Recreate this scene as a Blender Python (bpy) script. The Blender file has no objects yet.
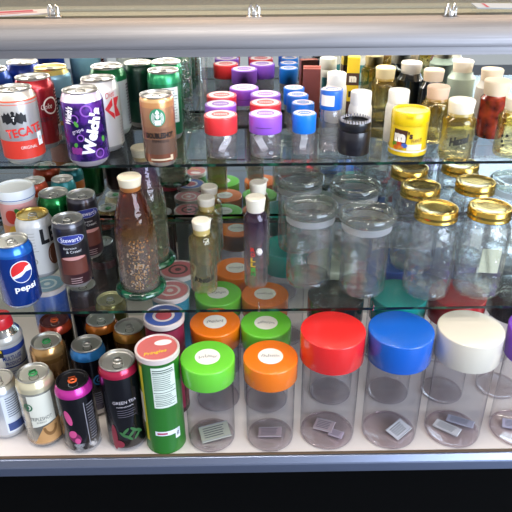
import bpy, bmesh, math, random
from mathutils import Matrix, Vector
random.seed(7)
R = math.radians
SC = bpy.context.scene
COL = SC.collection

# ------------------------------------------------------------------ camera
CAMH = 1.5
F = 620.0
ROT = Matrix.Rotation(R(-0.6), 3, 'Z') @ Matrix.Rotation(R(61.0), 3, 'X') @ Matrix.Rotation(R(-0.42), 3, 'Z')
cam = bpy.data.cameras.new('camera'); cam.sensor_width = 36; cam.lens = F / 512 * 36; cam.clip_start = .01
co = bpy.data.objects.new('camera', cam); COL.objects.link(co)
co.matrix_world = Matrix.Translation((0, 0, CAMH)) @ ROT.to_4x4()
SC.camera = co

def at(px, py, z):
    """point of the horizontal plane z that the photo shows at px, py"""
    d = ROT @ Vector(((px - 256) / F, -(py - 256) / F, -1))
    t = (z - CAMH) / d.z
    return Vector((d.x * t, d.y * t, z))

Z_DECK, Z_MID, Z_TOP = .638, .903, 1.141
Y_DECK, Y_MID, Y_TOP = .826, .890, .962      # front edges
Y_MIRROR = 1.262

# ------------------------------------------------------------------ materials
def lin(c):
    return tuple((v / 12.92 if v <= .04045 else ((v + .055) / 1.055) ** 2.4) for v in c)
def rgb(h):
    h = h.lstrip('#'); return lin(tuple(int(h[i:i + 2], 16) / 255 for i in (0, 2, 4)))
FR = lambda h: [v ** .4 for v in rgb(h)]      # one of the four walls a line of sight crosses
MATS = {}
def new_mat(name):
    m = bpy.data.materials.new(name); m.use_nodes = True
    return m, m.node_tree.nodes, m.node_tree.links
def plastic(hexc, rough=.3, metal=0., coat=0., noise=0., spec=.5, trans=0.):
    key = ('p', hexc, rough, metal, coat, noise, spec, trans)
    if key in MATS: return MATS[key]
    m, n, l = new_mat('surface_' + hexc.strip('#'))
    b = n['Principled BSDF']
    b.inputs['Base Color'].default_value = (*rgb(hexc), 1)
    b.inputs['Roughness'].default_value = rough
    b.inputs['Metallic'].default_value = metal
    b.inputs['Coat Weight'].default_value = coat
    b.inputs['Coat Roughness'].default_value = .08
    b.inputs['Specular IOR Level'].default_value = spec
    b.inputs['Transmission Weight'].default_value = trans
    if noise:
        t = n.new('ShaderNodeTexNoise'); t.inputs['Scale'].default_value = 60; t.inputs['Detail'].default_value = 4
        c = n.new('ShaderNodeTexCoord'); l.new(c.outputs['Object'], t.inputs['Vector'])
        mr = n.new('ShaderNodeMapRange'); mr.inputs['To Min'].default_value = 1 - noise; mr.inputs['To Max'].default_value = 1 + noise
        l.new(t.outputs['Fac'], mr.inputs['Value'])
        mx = n.new('ShaderNodeVectorMath'); mx.operation = 'SCALE'; mx.inputs[0].default_value = rgb(hexc)
        l.new(mr.outputs['Result'], mx.inputs['Scale']); l.new(mx.outputs[0], b.inputs['Base Color'])
    MATS[key] = m
    return m
def metal(hexc, rough=.3, noise=0.): return plastic(hexc, rough, 1., 0, noise)

def bands(stops, rough=.28, metal=.35, coat=.3, mottle=None, axis=2):
    """printed body: colour bands up the height; stops = [(z, hex)]; mottle = (hexA, hexB, scale, z0, z1)"""
    m, n, l = new_mat('printed_' + stops[0][1].strip('#'))
    b = n['Principled BSDF']; b.inputs['Roughness'].default_value = rough
    b.inputs['Metallic'].default_value = metal; b.inputs['Coat Weight'].default_value = coat
    b.inputs['Coat Roughness'].default_value = .1
    c = n.new('ShaderNodeTexCoord'); s = n.new('ShaderNodeSeparateXYZ'); l.new(c.outputs['Object'], s.inputs[0])
    mr = n.new('ShaderNodeMapRange'); mr.inputs['From Max'].default_value = .3
    l.new(s.outputs[axis], mr.inputs['Value'])
    r = n.new('ShaderNodeValToRGB'); r.color_ramp.interpolation = 'CONSTANT'
    l.new(mr.outputs[0], r.inputs[0])
    el = r.color_ramp.elements
    while len(el) > 1: el.remove(el[-1])
    el[0].position = 0; el[0].color = (*rgb(stops[0][1]), 1)
    for z, h in stops[1:]:
        e = el.new(min(1, z / .3)); e.color = (*rgb(h), 1)
    out = r.outputs[0]
    if mottle:
        ha, hb, sc, z0, z1 = mottle
        t = n.new('ShaderNodeTexNoise'); t.inputs['Scale'].default_value = sc; t.inputs['Detail'].default_value = 3
        l.new(c.outputs['Object'], t.inputs['Vector'])
        r2 = n.new('ShaderNodeValToRGB'); r2.color_ramp.elements[0].position = .42; r2.color_ramp.elements[1].position = .58
        r2.color_ramp.elements[0].color = (*rgb(ha), 1); r2.color_ramp.elements[1].color = (*rgb(hb), 1)
        l.new(t.outputs['Fac'], r2.inputs[0])
        g = n.new('ShaderNodeMath'); g.operation = 'GREATER_THAN'; g.inputs[1].default_value = z0; l.new(s.outputs[axis], g.inputs[0])
        g2 = n.new('ShaderNodeMath'); g2.operation = 'LESS_THAN'; g2.inputs[1].default_value = z1; l.new(s.outputs[axis], g2.inputs[0])
        mu = n.new('ShaderNodeMath'); mu.operation = 'MULTIPLY'; l.new(g.outputs[0], mu.inputs[0]); l.new(g2.outputs[0], mu.inputs[1])
        mx = n.new('ShaderNodeMix'); mx.data_type = 'RGBA'
        l.new(mu.outputs[0], mx.inputs[0]); l.new(out, mx.inputs[6]); l.new(r2.outputs[0], mx.inputs[7])
        out = mx.outputs[2]
    l.new(out, b.inputs['Base Color'])
    return m

def glass(tint='#f4f8f6', edge='#9fb0aa', rough=.03, refl=.5, bump=0., fume=None, haze=.012, pw=6.0):
    """clear vessel glass: see-through sheet, darker and shinier where the wall is seen edge-on.
    fume = [(z, hex)] tints the wall smoothly up its height"""
    k = ('g', tint, edge, rough, refl, bump, str(fume), haze, pw)
    if k in MATS: return MATS[k]
    m, n, l = new_mat('glass_' + tint.strip('#'))
    n.remove(n['Principled BSDF']); out = n['Material Output']
    lw = n.new('ShaderNodeLayerWeight'); lw.inputs['Blend'].default_value = .5
    p3 = n.new('ShaderNodeMath'); p3.operation = 'POWER'; p3.inputs[1].default_value = 8.0; l.new(lw.outputs['Facing'], p3.inputs[0])
    p5 = n.new('ShaderNodeMath'); p5.operation = 'POWER'; p5.inputs[1].default_value = pw; l.new(lw.outputs['Facing'], p5.inputs[0])
    ma = n.new('ShaderNodeMath'); ma.operation = 'MULTIPLY_ADD'; ma.inputs[1].default_value = refl; ma.inputs[2].default_value = .045
    l.new(p5.outputs[0], ma.inputs[0])
    mx = n.new('ShaderNodeMix'); mx.data_type = 'RGBA'
    mx.inputs[6].default_value = (*[v ** .25 for v in rgb(tint)], 1); mx.inputs[7].default_value = (*[v ** 1.3 for v in rgb(edge)], 1)
    l.new(p3.outputs[0], mx.inputs[0])
    col = mx.outputs[2]
    if fume:
        c = n.new('ShaderNodeTexCoord'); s = n.new('ShaderNodeSeparateXYZ'); l.new(c.outputs['Object'], s.inputs[0])
        mr = n.new('ShaderNodeMapRange'); mr.inputs['From Max'].default_value = .3; l.new(s.outputs[2], mr.inputs['Value'])
        r = n.new('ShaderNodeValToRGB'); l.new(mr.outputs[0], r.inputs[0]); el = r.color_ramp.elements
        el[0].position = 0; el[0].color = (*FR(fume[0][1]), 1); el[1].position = min(1, fume[-1][0] / .3); el[1].color = (*FR(fume[-1][1]), 1)
        for z, h in fume[1:-1]:
            e = el.new(z / .3); e.color = (*FR(h), 1)
        m2 = n.new('ShaderNodeMix'); m2.data_type = 'RGBA'; m2.blend_type = 'MULTIPLY'; m2.inputs[0].default_value = 1
        l.new(col, m2.inputs[6]); l.new(r.outputs[0], m2.inputs[7]); col = m2.outputs[2]
    tr = n.new('ShaderNodeBsdfTransparent'); l.new(col, tr.inputs[0])
    gl = n.new('ShaderNodeBsdfGlossy'); gl.inputs['Roughness'].default_value = rough
    if bump:
        t = n.new('ShaderNodeTexNoise'); t.inputs['Scale'].default_value = 55; c2 = n.new('ShaderNodeTexCoord'); l.new(c2.outputs['Object'], t.inputs['Vector'])
        bp = n.new('ShaderNodeBump'); bp.inputs['Strength'].default_value = bump; bp.inputs['Distance'].default_value = .008
        l.new(t.outputs['Fac'], bp.inputs['Height']); l.new(bp.outputs[0], gl.inputs['Normal'])
    ms = n.new('ShaderNodeMixShader'); l.new(ma.outputs[0], ms.inputs[0]); l.new(tr.outputs[0], ms.inputs[1]); l.new(gl.outputs[0], ms.inputs[2])
    # added haze, standing in for the brightness refracted light gives glass
    df = n.new('ShaderNodeBsdfDiffuse'); df.inputs[0].default_value = (.85, .87, .89, 1)
    tl = n.new('ShaderNodeBsdfTranslucent'); tl.inputs[0].default_value = (.85, .87, .89, 1)
    if fume:
        r9 = n.new('ShaderNodeValToRGB'); l.new(mr.outputs[0], r9.inputs[0]); e9 = r9.color_ramp.elements
        e9[0].position = 0; e9[0].color = (*rgb(fume[0][1]), 1); e9[1].position = min(1, fume[-1][0] / .3); e9[1].color = (*rgb(fume[-1][1]), 1)
        for z, h in fume[1:-1]:
            e = e9.new(z / .3); e.color = (*rgb(h), 1)
        l.new(r9.outputs[0], df.inputs[0]); l.new(r9.outputs[0], tl.inputs[0])
    hz = n.new('ShaderNodeMixShader'); hz.inputs[0].default_value = .5; l.new(df.outputs[0], hz.inputs[1]); l.new(tl.outputs[0], hz.inputs[2])
    mh = n.new('ShaderNodeMixShader'); mh.inputs[0].default_value = haze; l.new(ms.outputs[0], mh.inputs[1]); l.new(hz.outputs[0], mh.inputs[2])
    l.new(mh.outputs[0], out.inputs[0])
    MATS[k] = m
    return m

SILVER = metal('#d6d4cf', .3)
LIDSIL = metal('#c6c4be', .36)
TIN = metal('#bdbbb6', .25)
GOLD = metal('#d8b548', .28, .12)
WHITE = plastic('#f4f1ea', .4)
BLACK = plastic('#0c0c10', .35)
CORK = plastic('#f0e2c4', .75, noise=.10)
PAPER = plastic('#e9e7df', .8, noise=.05)
CLEAR = glass()
PLAST = glass('#f1eef2', '#a59fb0', .05, .45)

# ------------------------------------------------------------------ mesh helpers
def link(name, me, mat, parent=None, loc=None):
    o = bpy.data.objects.new(name, me); COL.objects.link(o)
    if mat is not None:
        me.materials.clear(); me.materials.append(mat)
    if parent: o.parent = parent
    if loc is not None: o.location = loc
    return o
def smooth(me, ang=None):
    for p in me.polygons: p.use_smooth = True
    if ang:
        try: me.set_sharp_from_angle(angle=R(ang))
        except Exception: pass
def lathe(prof, seg=48, cap0=False, cap1=False, sharp=35, zoff=0):
    vs, fs = [], []
    rows = []
    for r, z in prof:
        if r < 1e-6:
            rows.append([len(vs)]); vs.append((0, 0, z + zoff))
        else:
            rows.append(list(range(len(vs), len(vs) + seg)))
            for k in range(seg):
                a = 2 * math.pi * k / seg
                vs.append((r * math.cos(a), r * math.sin(a), z + zoff))
    for a, b in zip(rows, rows[1:]):
        for k in range(seg):
            k2 = (k + 1) % seg
            if len(a) == 1 and len(b) == 1: continue
            if len(a) == 1: fs.append((a[0], b[k2], b[k]))
            elif len(b) == 1: fs.append((a[k], a[k2], b[0]))
            else: fs.append((a[k], a[k2], b[k2], b[k]))
    if cap0 and len(rows[0]) > 1: fs.append(tuple(reversed(rows[0])))
    if cap1 and len(rows[-1]) > 1: fs.append(tuple(rows[-1]))
    me = bpy.data.meshes.new('m'); me.from_pydata(vs, [], fs); me.update()
    smooth(me, sharp)
    return me
def box(sx, sy, sz, bev=0., loc=(0, 0, 0)):
    bm = bmesh.new(); bmesh.ops.create_cube(bm, size=1)
    bmesh.ops.scale(bm, vec=(sx, sy, sz), verts=bm.verts)
    if bev: bmesh.ops.bevel(bm, geom=bm.edges[:], offset=bev, segments=2, affect='EDGES', profile=.5)
    bmesh.ops.translate(bm, vec=loc, verts=bm.verts)
    me = bpy.data.meshes.new('m'); bm.to_mesh(me); bm.free()
    return me
def prism_x(pts, x0, x1):
    """pts (y, z) outline extruded along x"""
    n = len(pts)
    vs = [(x0, y, z) for y, z in pts] + [(x1, y, z) for y, z in pts]
    fs = [(i, (i + 1) % n, n + (i + 1) % n, n + i) for i in range(n)] + [tuple(reversed(range(n))), tuple(range(n, 2 * n))]
    me = bpy.data.meshes.new('m'); me.from_pydata(vs, [], fs); me.update()
    bm = bmesh.new(); bm.from_mesh(me); bmesh.ops.recalc_face_normals(bm, faces=bm.faces[:]); bm.to_mesh(me); bm.free()
    return me
def join(mes):
    bm = bmesh.new()
    for me in mes: bm.from_mesh(me)
    o = bpy.data.meshes.new('m'); bm.to_mesh(o); bm.free(); smooth(o, 35)
    return o
def tube(pts, r, seg=8):
    """round wire through 3-D points"""
    bm = bmesh.new(); rings = []
    pts = [Vector(p) for p in pts]
    for i, p in enumerate(pts):
        t = (pts[min(i + 1, len(pts) - 1)] - pts[max(i - 1, 0)]).normalized()
        a = t.orthogonal().normalized(); b = t.cross(a)
        if rings and False: pass
        rings.append([bm.verts.new(p + (a * math.cos(2 * math.pi * k / seg) + b * math.sin(2 * math.pi * k / seg)) * r) for k in range(seg)])
    for A, B in zip(rings, rings[1:]):
        # match the nearest start vertex so the skin does not twist
        off = min(range(seg), key=lambda s: (A[0].co - B[s].co).length)
        for k in range(seg): bm.faces.new((A[k], A[(k + 1) % seg], B[(k + 1 + off) % seg], B[(k + off) % seg]))
    bm.faces.new(rings[0]); bm.faces.new(rings[-1])
    bmesh.ops.recalc_face_normals(bm, faces=bm.faces[:])
    me = bpy.data.meshes.new('m'); bm.to_mesh(me); bm.free(); smooth(me)
    return me

# flat art in (s, z): lists of bmesh-ready pieces ----------------------------------
def text2d(s, width=None, height=None, rot=0, cx=0, cy=0, bold=0., shear=0., arc=None):
    cu = bpy.data.curves.new('t', 'FONT'); cu.body = s; cu.align_x = 'CENTER'; cu.align_y = 'CENTER'
    cu.size = 1; cu.offset = bold; cu.shear = shear; cu.resolution_u = 2
    ob = bpy.data.objects.new('t', cu); COL.objects.link(ob)
    dg = bpy.context.evaluated_depsgraph_get(); me = bpy.data.meshes.new_from_object(ob.evaluated_get(dg))
    bpy.data.objects.remove(ob); bpy.data.curves.remove(cu)
    xs = [v.co.x for v in me.vertices]; ys = [v.co.y for v in me.vertices]
    w = max(xs) - min(xs); h = max(ys) - min(ys); mx_ = (max(xs) + min(xs)) / 2; my = (max(ys) + min(ys)) / 2
    sx = width / w if width else height / h
    sy = height / h if height else sx
    ca, sa = math.cos(R(rot)), math.sin(R(rot))
    for v in me.vertices:
        x, y = (v.co.x - mx_) * sx, (v.co.y - my) * sy
        if arc: y += -arc * (x / (w * sx / 2)) ** 2
        v.co = (cx + x * ca - y * sa, cy + x * sa + y * ca, 0)
    return me
def poly2d(pts):
    me = bpy.data.meshes.new('m'); me.from_pydata([(x, y, 0) for x, y in pts], [], [tuple(range(len(pts)))]); me.update(); return me
def rect2d(cx, cy, w, h, rot=0):
    ca, sa = math.cos(R(rot)), math.sin(R(rot))
    return poly2d([(cx + x * ca - y * sa, cy + x * sa + y * ca) for x, y in ((-w/2, -h/2), (w/2, -h/2), (w/2, h/2), (-w/2, h/2))])
def ell2d(cx, cy, rx, ry, n=28, a0=0, a1=360, rot=0):
    ca, sa = math.cos(R(rot)), math.sin(R(rot)); pts = []
    full = (a1 - a0) >= 360
    for k in range(n if full else n + 1):
        a = R(a0 + (a1 - a0) * k / n); x, y = rx * math.cos(a), ry * math.sin(a)
        pts.append((cx + x * ca - y * sa, cy + x * sa + y * ca))
    return poly2d(pts)
def ring2d(cx, cy, r0, r1, n=32, a0=0, a1=360, sy=1.):
    vs, fs = [], []
    for k in range(n + 1):
        a = R(a0 + (a1 - a0) * k / n)
        vs += [(cx + r0 * math.cos(a), cy + sy * r0 * math.sin(a), 0), (cx + r1 * math.cos(a), cy + sy * r1 * math.sin(a), 0)]
    for k in range(n): fs.append((2*k, 2*k+1, 2*k+3, 2*k+2))
    me = bpy.data.meshes.new('m'); me.from_pydata(vs, [], fs); me.update(); return me
def lines2d(cx, cy, w, n, pitch, t, seed=1, ragged=.25):
    rr = random.Random(seed); out = []
    for k in range(n):
        ww = w * (1 - rr.random() * ragged)
        out.append(rect2d(cx - (w - ww) / 2, cy - k * pitch, ww, t))
    return out

def wrap(pieces, r, mat, name, parent, ang=0, off=.0004, step=.12):
    """flat art bent round the can wall; r may be a function of z"""
    bm = bmesh.new()
    for me in pieces: bm.from_mesh(me)
    bmesh.ops.triangulate(bm, faces=bm.faces[:])
    xs = [v.co.x for v in bm.verts]; R0 = r if not callable(r) else r(0)
    x = math.floor(min(xs) / (R0 * step)) * R0 * step
    while x < max(xs):
        bmesh.ops.bisect_plane(bm, geom=bm.verts[:] + bm.edges[:] + bm.faces[:], plane_co=(x, 0, 0), plane_no=(1, 0, 0), dist=1e-7)
        x += R0 * step
    for v in bm.verts:
        rr = (r(v.co.y) if callable(r) else r); a = R(ang) + v.co.x / rr; z = v.co.y; q = rr + off
        v.co = (q * math.sin(a), -q * math.cos(a), z)
    me = bpy.data.meshes.new('m'); bm.to_mesh(me); bm.free(); smooth(me)
    return link(name, me, mat, parent)
def flat(pieces, z, mat, name, parent, off=0.0):
    bm = bmesh.new()
    for me in pieces: bm.from_mesh(me)
    for v in bm.verts: v.co.z = z + off
    me = bpy.data.meshes.new('m'); bm.to_mesh(me); bm.free()
    return link(name, me, mat, parent)

# ------------------------------------------------------------------ things
def thing(name, label, cat, loc, group=None, face=0.):
    o = bpy.data.objects.new(name, None); COL.objects.link(o); o.empty_display_size = .02
    o.location = loc; o.rotation_euler = (0, 0, -math.atan2(loc[0], loc[1]) + R(face))
    o['label'] = label; o['category'] = cat
    if group: o['group'] = group
    return o
def struct(name, me, mat):
    o = link(name, me, mat); o['kind'] = 'structure'; return o
def tag(o, label, cat, group=None):
    o['label'] = label; o['category'] = cat
    if group: o['group'] = group
    return o
def foot(px, py, zs, h=0.):
    """base point from the pixel of the top centre (h = its height) or of the base (h = 0)"""
    p = at(px, py, zs + h); return (p.x, p.y, zs + .0006)

def can(label, px, py, zs, h, r, body, lid=None, tab=None, face=0, group=None, neck=.82, art=None, top=True, cat='can', name='drink_can', sh=.018):
    t = thing(name, label, cat, foot(px, py, zs, h if top else 0), group, face)
    rn = r * neck
    prof = [(0, .006), (r*.55, .006), (r*.74, .0008), (r*.78, 0), (r*.84, .002), (r, .011), (r, h - sh), (r*.985, h - sh*.82), (rn*1.05, h - .006), (rn*.99, h - .0035)]
    link('can_body', lathe(prof, 56), body, t)
    lp = [(rn*.99, h - .0035), (rn*1.035, h - .003), (rn*1.045, h - .0012), (rn*1.01, h - .0002), (rn*.96, h - .0008), (rn*.93, h - .0045), (rn*.86, h - .0055), (rn*.84, h - .0042), (0, h - .0042)]
    ld = link('can_lid', lathe(lp, 56), lid or LIDSIL, t)
    q = h - .0038
    tp = ring2d(0, 0, rn*.16, rn*.30, 24, sy=1.0)
    tb = [tp, rect2d(0, rn*.20, rn*.44, rn*.34)]
    tm = join(tb)
    for v in tm.vertices: v.co.z = q + .001
    bm = bmesh.new(); bm.from_mesh(tm); g = bmesh.ops.extrude_face_region(bm, geom=bm.faces[:]); bmesh.ops.translate(bm, vec=(0, 0, -.0009), verts=[e for e in g['geom'] if isinstance(e, bmesh.types.BMVert)]); bm.to_mesh(tm); bm.free()
    link('pull_tab', tm, tab or SILVER, t)
    flat([ring2d(0, -rn*.42, rn*.27, rn*.32, 20)], q, TIN, 'opening_score', ld, .0001)
    if art: art(t, r)
    return t

def heavy_base(t, r, tint='#aab5b3', z=.002, haze=.10):
    return link('thick_base', lathe([(0, z), (r*.50, z), (r*.56, z + .001), (r*.60, z), (r*.80, z), (r*.90, z + .0005), (r*.965, z + .004), (r*.93, z + .0085), (r*.82, z + .0065), (r*.62, z + .0050), (0, z + .0050)], 48), glass(tint, '#56605e', .04, .9, haze=haze), t)

def lid_mesh(r, z0, z1, bev=.002, seg=56, ribs=0):
    p = [(r*.93, z0 + .001), (r - .0006, z0), (r, z0 + .001), (r, z1 - bev)]
    for k in range(1, 5):
        a = R(90 * k / 4); p.append((r - bev + bev * math.cos(a), z1 - bev + bev * math.sin(a)))
    p += [(r*.5, z1), (0, z1)]
    me = lathe(p, seg, sharp=50)
    return me
def vessel(prof, wall=.0022, floor=.004, seg=56):
    """double wall: outer profile (from the axis out and up) and inner wall back down"""
    inner = [(max(r - wall, .0005), max(z, floor)) for r, z in prof if r > .001]
    # keep the inner wall monotone near the floor
    inner = [inner[-1]] + [p for p in reversed(inner[:-1])]
    seen = []; 
    for p in inner:
        if p[1] > floor or not seen or seen[-1][1] > floor: seen.append(p)
    return lathe(prof + seen + [(0, floor)], seg, sharp=60)

def screw_jar(label, px, py, zs, h, rl, rb, hl, col, top=True, group=None, sticker=False, face=0, packet=None, tint='#f1eef2', edge='#a59fb0', base='#e0ced3', name='storage_jar', cat='jar', lidname='screw_lid'):
    t = thing(name, label, cat, foot(px, py, zs, h if top else 0), group, face)
    g = glass(tint, edge, .04, .7, pw=4.8)
    prof = [(0, .0035), (rb*.55, .003), (rb*.82, .0005), (rb*.93, 0), (rb*.985, .003), (rb, .008), (rb, h - hl - .004), (rb*.95, h - hl + .003), (rb*.93, h - .006)]
    link('glass_body', lathe(prof, 56), g, t)
    link('thick_base', lathe([(rb*.90, .0008), (rb*.955, .0018), (rb*.965, .0042), (rb*.93, .0056), (rb*.88, .0052), (rb*.84, .0040), (0, .0040)], 56), glass(base, '#3d3740', .04, 1.0, haze=.05, pw=2.5), t)  # pinkish base tint stands in for lid colour reflected there
    ld = link(lidname, lid_mesh(rl, h - hl, h, min(.0025, rl*.06)), plastic(col, .26, coat=.5), t)
    if sticker:
        st = flat([ell2d(0, 0, rl*.46, rl*.46, 32)], h, plastic('#f2efe6', .6), 'round_sticker', ld, .0004)
        art = [text2d(s, width=w, height=.0065, cx=x, cy=y, rot=rt) for s, w, x, y, rt in (('Roll-Uh', rl*.62, 0, 0, -4),)]
        # the handwritten marks cannot be read in the photo: short pen strokes
        art = []
        rr = random.Random(len(label) * 7 + int(px))
        for k in range(9):
            x = -rl*.30 + rl*.6*k/8; art.append(rect2d(x, rr.uniform(-.002, .002), .0013, rr.uniform(.004, .0095), rr.uniform(-35, 35)))
        flat(art, h, plastic('#6f6c74', .7), 'pen_marks', ld, .0008)
    return t

def packet(label, jar_loc, zs, w, d, rot, mat=None, dx=0, dy=0, group=None):
    """little printed paper sachet lying on the jar's floor"""
    o = thing('paper_sachet', label, 'sachet', (jar_loc[0] + dx, jar_loc[1] + dy, zs + .006), group)
    o.rotation_euler = (R(6), R(-4), R(rot))
    w *= 1.25; d *= 1.25
    me = box(w, d, .0022, .0009); link('pouch', me, mat or plastic('#e4e6ea', .45, noise=.04), o).location.z = .0035
    art = lines2d(0, d*.3, w*.75, 5, d*.14, d*.05, 3)
    flat(art, .0047, plastic('#555a63', .6), 'printed_lines', o)
    flat([rect2d(0, d*.46, w*.98, d*.05), rect2d(0, -d*.46, w*.98, d*.05)], .00472, plastic('#b9bcc2', .5), 'crimped_edge', o)
    return o

# ------------------------------------------------------------------ the place
fm, fn, fl = new_mat('shop_floor')
b = fn['Principled BSDF']; b.inputs['Roughness'].default_value = .45
tc = fn.new('ShaderNodeTexCoord'); bt = fn.new('ShaderNodeTexBrick'); bt.offset = 0
bt.inputs['Color1'].default_value = (*rgb('#5f6878'), 1); bt.inputs['Color2'].default_value = (*rgb('#68717f'), 1); bt.inputs['Mortar'].default_value = (*rgb('#5c554e'), 1)
bt.inputs['Scale'].default_value = 1; bt.inputs['Brick Width'].default_value = .45; bt.inputs['Row Height'].default_value = .45; bt.inputs['Mortar Size'].default_value = .008
fl.new(tc.outputs['Object'], bt.inputs['Vector']); fl.new(bt.outputs[0], b.inputs['Base Color'])
struct('floor', box(9, 9, .1, loc=(0, 0, -.05)), fm)
struct('ceiling', box(9, 9, .1, loc=(0, 0, 3.15)), plastic('#a8a29c', .9))
struct('wall_back', box(9, .1, 3.1, loc=(0, 4.45, 1.55)), plastic('#e2c6a2', .8))

case = bpy.data.objects.new('display_case', None); COL.objects.link(case); case.location = (0, 1.0, 0)
tag(case, 'long shop display case with brushed aluminium frame, glass shelves inside and a mirrored back', 'display case')
def part(name, me, mat, parent=case):
    o = link(name, me, mat, parent)
    o.location = (0, -1.0, 0) if parent is case else (0, 0, 0)
    return o
ALU = None
am, an, al_ = new_mat('brushed_aluminium')
b = an['Principled BSDF']; b.inputs['Metallic'].default_value = 1; b.inputs['Roughness'].default_value = .34
b.inputs['Base Color'].default_value = (*rgb('#9c9a9c'), 1)
t = an.new('ShaderNodeTexNoise'); t.inputs['Scale'].default_value = 6; t.inputs['Detail'].default_value = 5
c = an.new('ShaderNodeTexCoord'); mp = an.new('ShaderNodeMapping'); mp.inputs['Scale'].default_value = (1, 60, 60)
al_.new(c.outputs['Object'], mp.inputs[0]); al_.new(mp.outputs[0], t.inputs['Vector'])
mr = an.new('ShaderNodeMapRange'); mr.inputs['To Min'].default_value = .30; mr.inputs['To Max'].default_value = .8
al_.new(t.outputs['Fac'], mr.inputs['Value']); al_.new(mr.outputs[0], b.inputs['Roughness'])
ALU = am
CHAN = metal('#98a2bb', .34)
DECK = plastic('#f2e8e2', .42, noise=.03)
part('deck_panel', box(2.3, 1.27 - .816, .018, loc=(0, (1.27 + .816) / 2, Z_DECK - .009)), DECK)
yb = .797
part('front_channel', prism_x([(yb, .607), (yb, Z_DECK - .0125), (yb + .001, Z_DECK - .0095), (yb + .0085, Z_DECK - .0008), (yb + .0095, Z_DECK - .0002), (yb + .0123, Z_DECK - .0002), (yb + .0123, .607)], -1.2, 1.2), CHAN)
part('deck_edging', prism_x([(.8095, .612), (.8095, Z_DECK + .0012), (.8125, Z_DECK + .0012), (.8155, Z_DECK + .0004), (.8155, .612)], -1.2, 1.2), plastic('#6d5a48', .5))
part('plinth', box(2.3, .43, .606, loc=(0, .83 + .215, .303)), plastic('#020202', .8, spec=.08))
# top rail: rounded bull-nose over a flat lip
zt = CAMH - .117
pts = [(.806, 1.341), (.800, 1.342), (.800, 1.3515), (.797, 1.3525)]
for k in range(0, 13):
    a = R(180 - 90 * k / 12); pts.append((.829 + .0325 * math.cos(a), zt - .0275 + .0275 * math.sin(a)))
pts += [(.842, zt), (.842, 1.341)]
rl = prism_x(pts, -1.2, 1.2); smooth(rl, 30)
part('top_rail', rl, ALU)
part('top_glass', box(2.3, .44, .005, loc=(0, .8425 + .22, zt - .0045)), glass(refl=.12, haze=.01))
mm, mn, ml = new_mat('mirror')
b = mn['Principled BSDF']; b.inputs['Metallic'].default_value = 1; b.inputs['Roughness'].default_value = .012; b.inputs['Base Color'].default_value = (*rgb('#d3dad8'), 1)
part('mirror_panel', box(2.3, .006, zt - .012 - Z_DECK, loc=(0, Y_MIRROR + .003, (zt - .012 + Z_DECK) / 2)), mm)
part('mirror_joint', box(2.3, .008, .026, .001, loc=(0, Y_MIRROR - .0045, Z_TOP - .021)), plastic('#08080a', .5, spec=.2))
part('mirror_joint', box(2.3, .005, .006, .001, loc=(0, Y_MIRROR - .003, Z_MID - .012)), plastic('#141416', .4))
for x in (-1.15, 1.15):
    part('end_post', box(.03, .47, zt - .02 - Z_DECK, .002, loc=(x, 1.04, (zt - .02 + Z_DECK) / 2)), ALU)

def shelf(label, y0, z):
    o = bpy.data.objects.new('glass_shelf', None); COL.objects.link(o); o.location = (0, y0, z - .006)
    tag(o, label, 'shelf')
    d = Y_MIRROR - .012 - y0
    link('glass_plate', box(2.24, d, .006, loc=(0, d / 2, .003)), glass('#eef5f1', '#8fb0a2', .02, .5, haze=.012), o)
    em, en, el = new_mat('green_glass_edge'); bb = en['Principled BSDF']
    bb.inputs['Base Color'].default_value = (*rgb('#12382c'), 1); bb.inputs['Roughness'].default_value = .15
    t = en.new('ShaderNodeTexNoise'); t.inputs['Scale'].default_value = 40; cc = en.new('ShaderNodeTexCoord'); el.new(cc.outputs['Object'], t.inputs['Vector'])
    rr = en.new('ShaderNodeValToRGB'); rr.color_ramp.elements[0].position = .5; rr.color_ramp.elements[0].color = (*rgb('#070d0b'), 1)
    rr.color_ramp.elements[1].position = .8; rr.color_ramp.elements[1].color = (*rgb('#1d5f43'), 1); el.new(t.outputs['Fac'], rr.inputs[0]); el.new(rr.outputs[0], bb.inputs['Base Color'])
    link('front_edge', box(2.24, .0012, .0046, loc=(0, -.0007, .003)), em, o)
    link('rear_edge', box(2.24, .0012, .0058, loc=(0, d + .0007, .003)), em, o)
    return o
shelf('upper glass shelf with green front edge, carrying the small lidded jars and the purple can', Y_TOP, Z_TOP)
shelf('middle glass shelf with dark front edge, carrying the gold-lidded mason jars', Y_MID, Z_MID)

# light fixture under the glass top
CREAM = plastic('#ead9bd', .4, noise=.03)
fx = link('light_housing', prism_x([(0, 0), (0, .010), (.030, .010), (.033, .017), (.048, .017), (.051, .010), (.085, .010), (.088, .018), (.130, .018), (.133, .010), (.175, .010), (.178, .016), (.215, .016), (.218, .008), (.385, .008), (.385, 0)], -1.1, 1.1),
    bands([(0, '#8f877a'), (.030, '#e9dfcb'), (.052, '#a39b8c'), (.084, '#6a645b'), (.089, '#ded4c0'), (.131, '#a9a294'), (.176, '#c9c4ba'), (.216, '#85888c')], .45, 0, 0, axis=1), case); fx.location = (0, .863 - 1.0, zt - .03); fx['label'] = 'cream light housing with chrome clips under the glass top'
link('dark_gasket', box(2.2, .003, .006, loc=(0, -.0016, .004)), plastic('#3a3834', .6), fx)
tm_, tn_, tl_ = new_mat('lamp_and_fill_tube'); b = tn_['Principled BSDF']; b.inputs['Emission Color'].default_value = (1, .93, .84, 1); b.inputs['Emission Strength'].default_value = 2.0
tb = lathe([(0, -1.05), (.011, -1.05), (.013, -1.048), (.013, 1.048), (.011, 1.05), (0, 1.05)], 16)
for v in tb.vertices: v.co = (v.co.z, v.co.x, v.co.y)
link('lamp_and_fill_tube', tb, tm_, fx, (0, .06, -.017))
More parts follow.
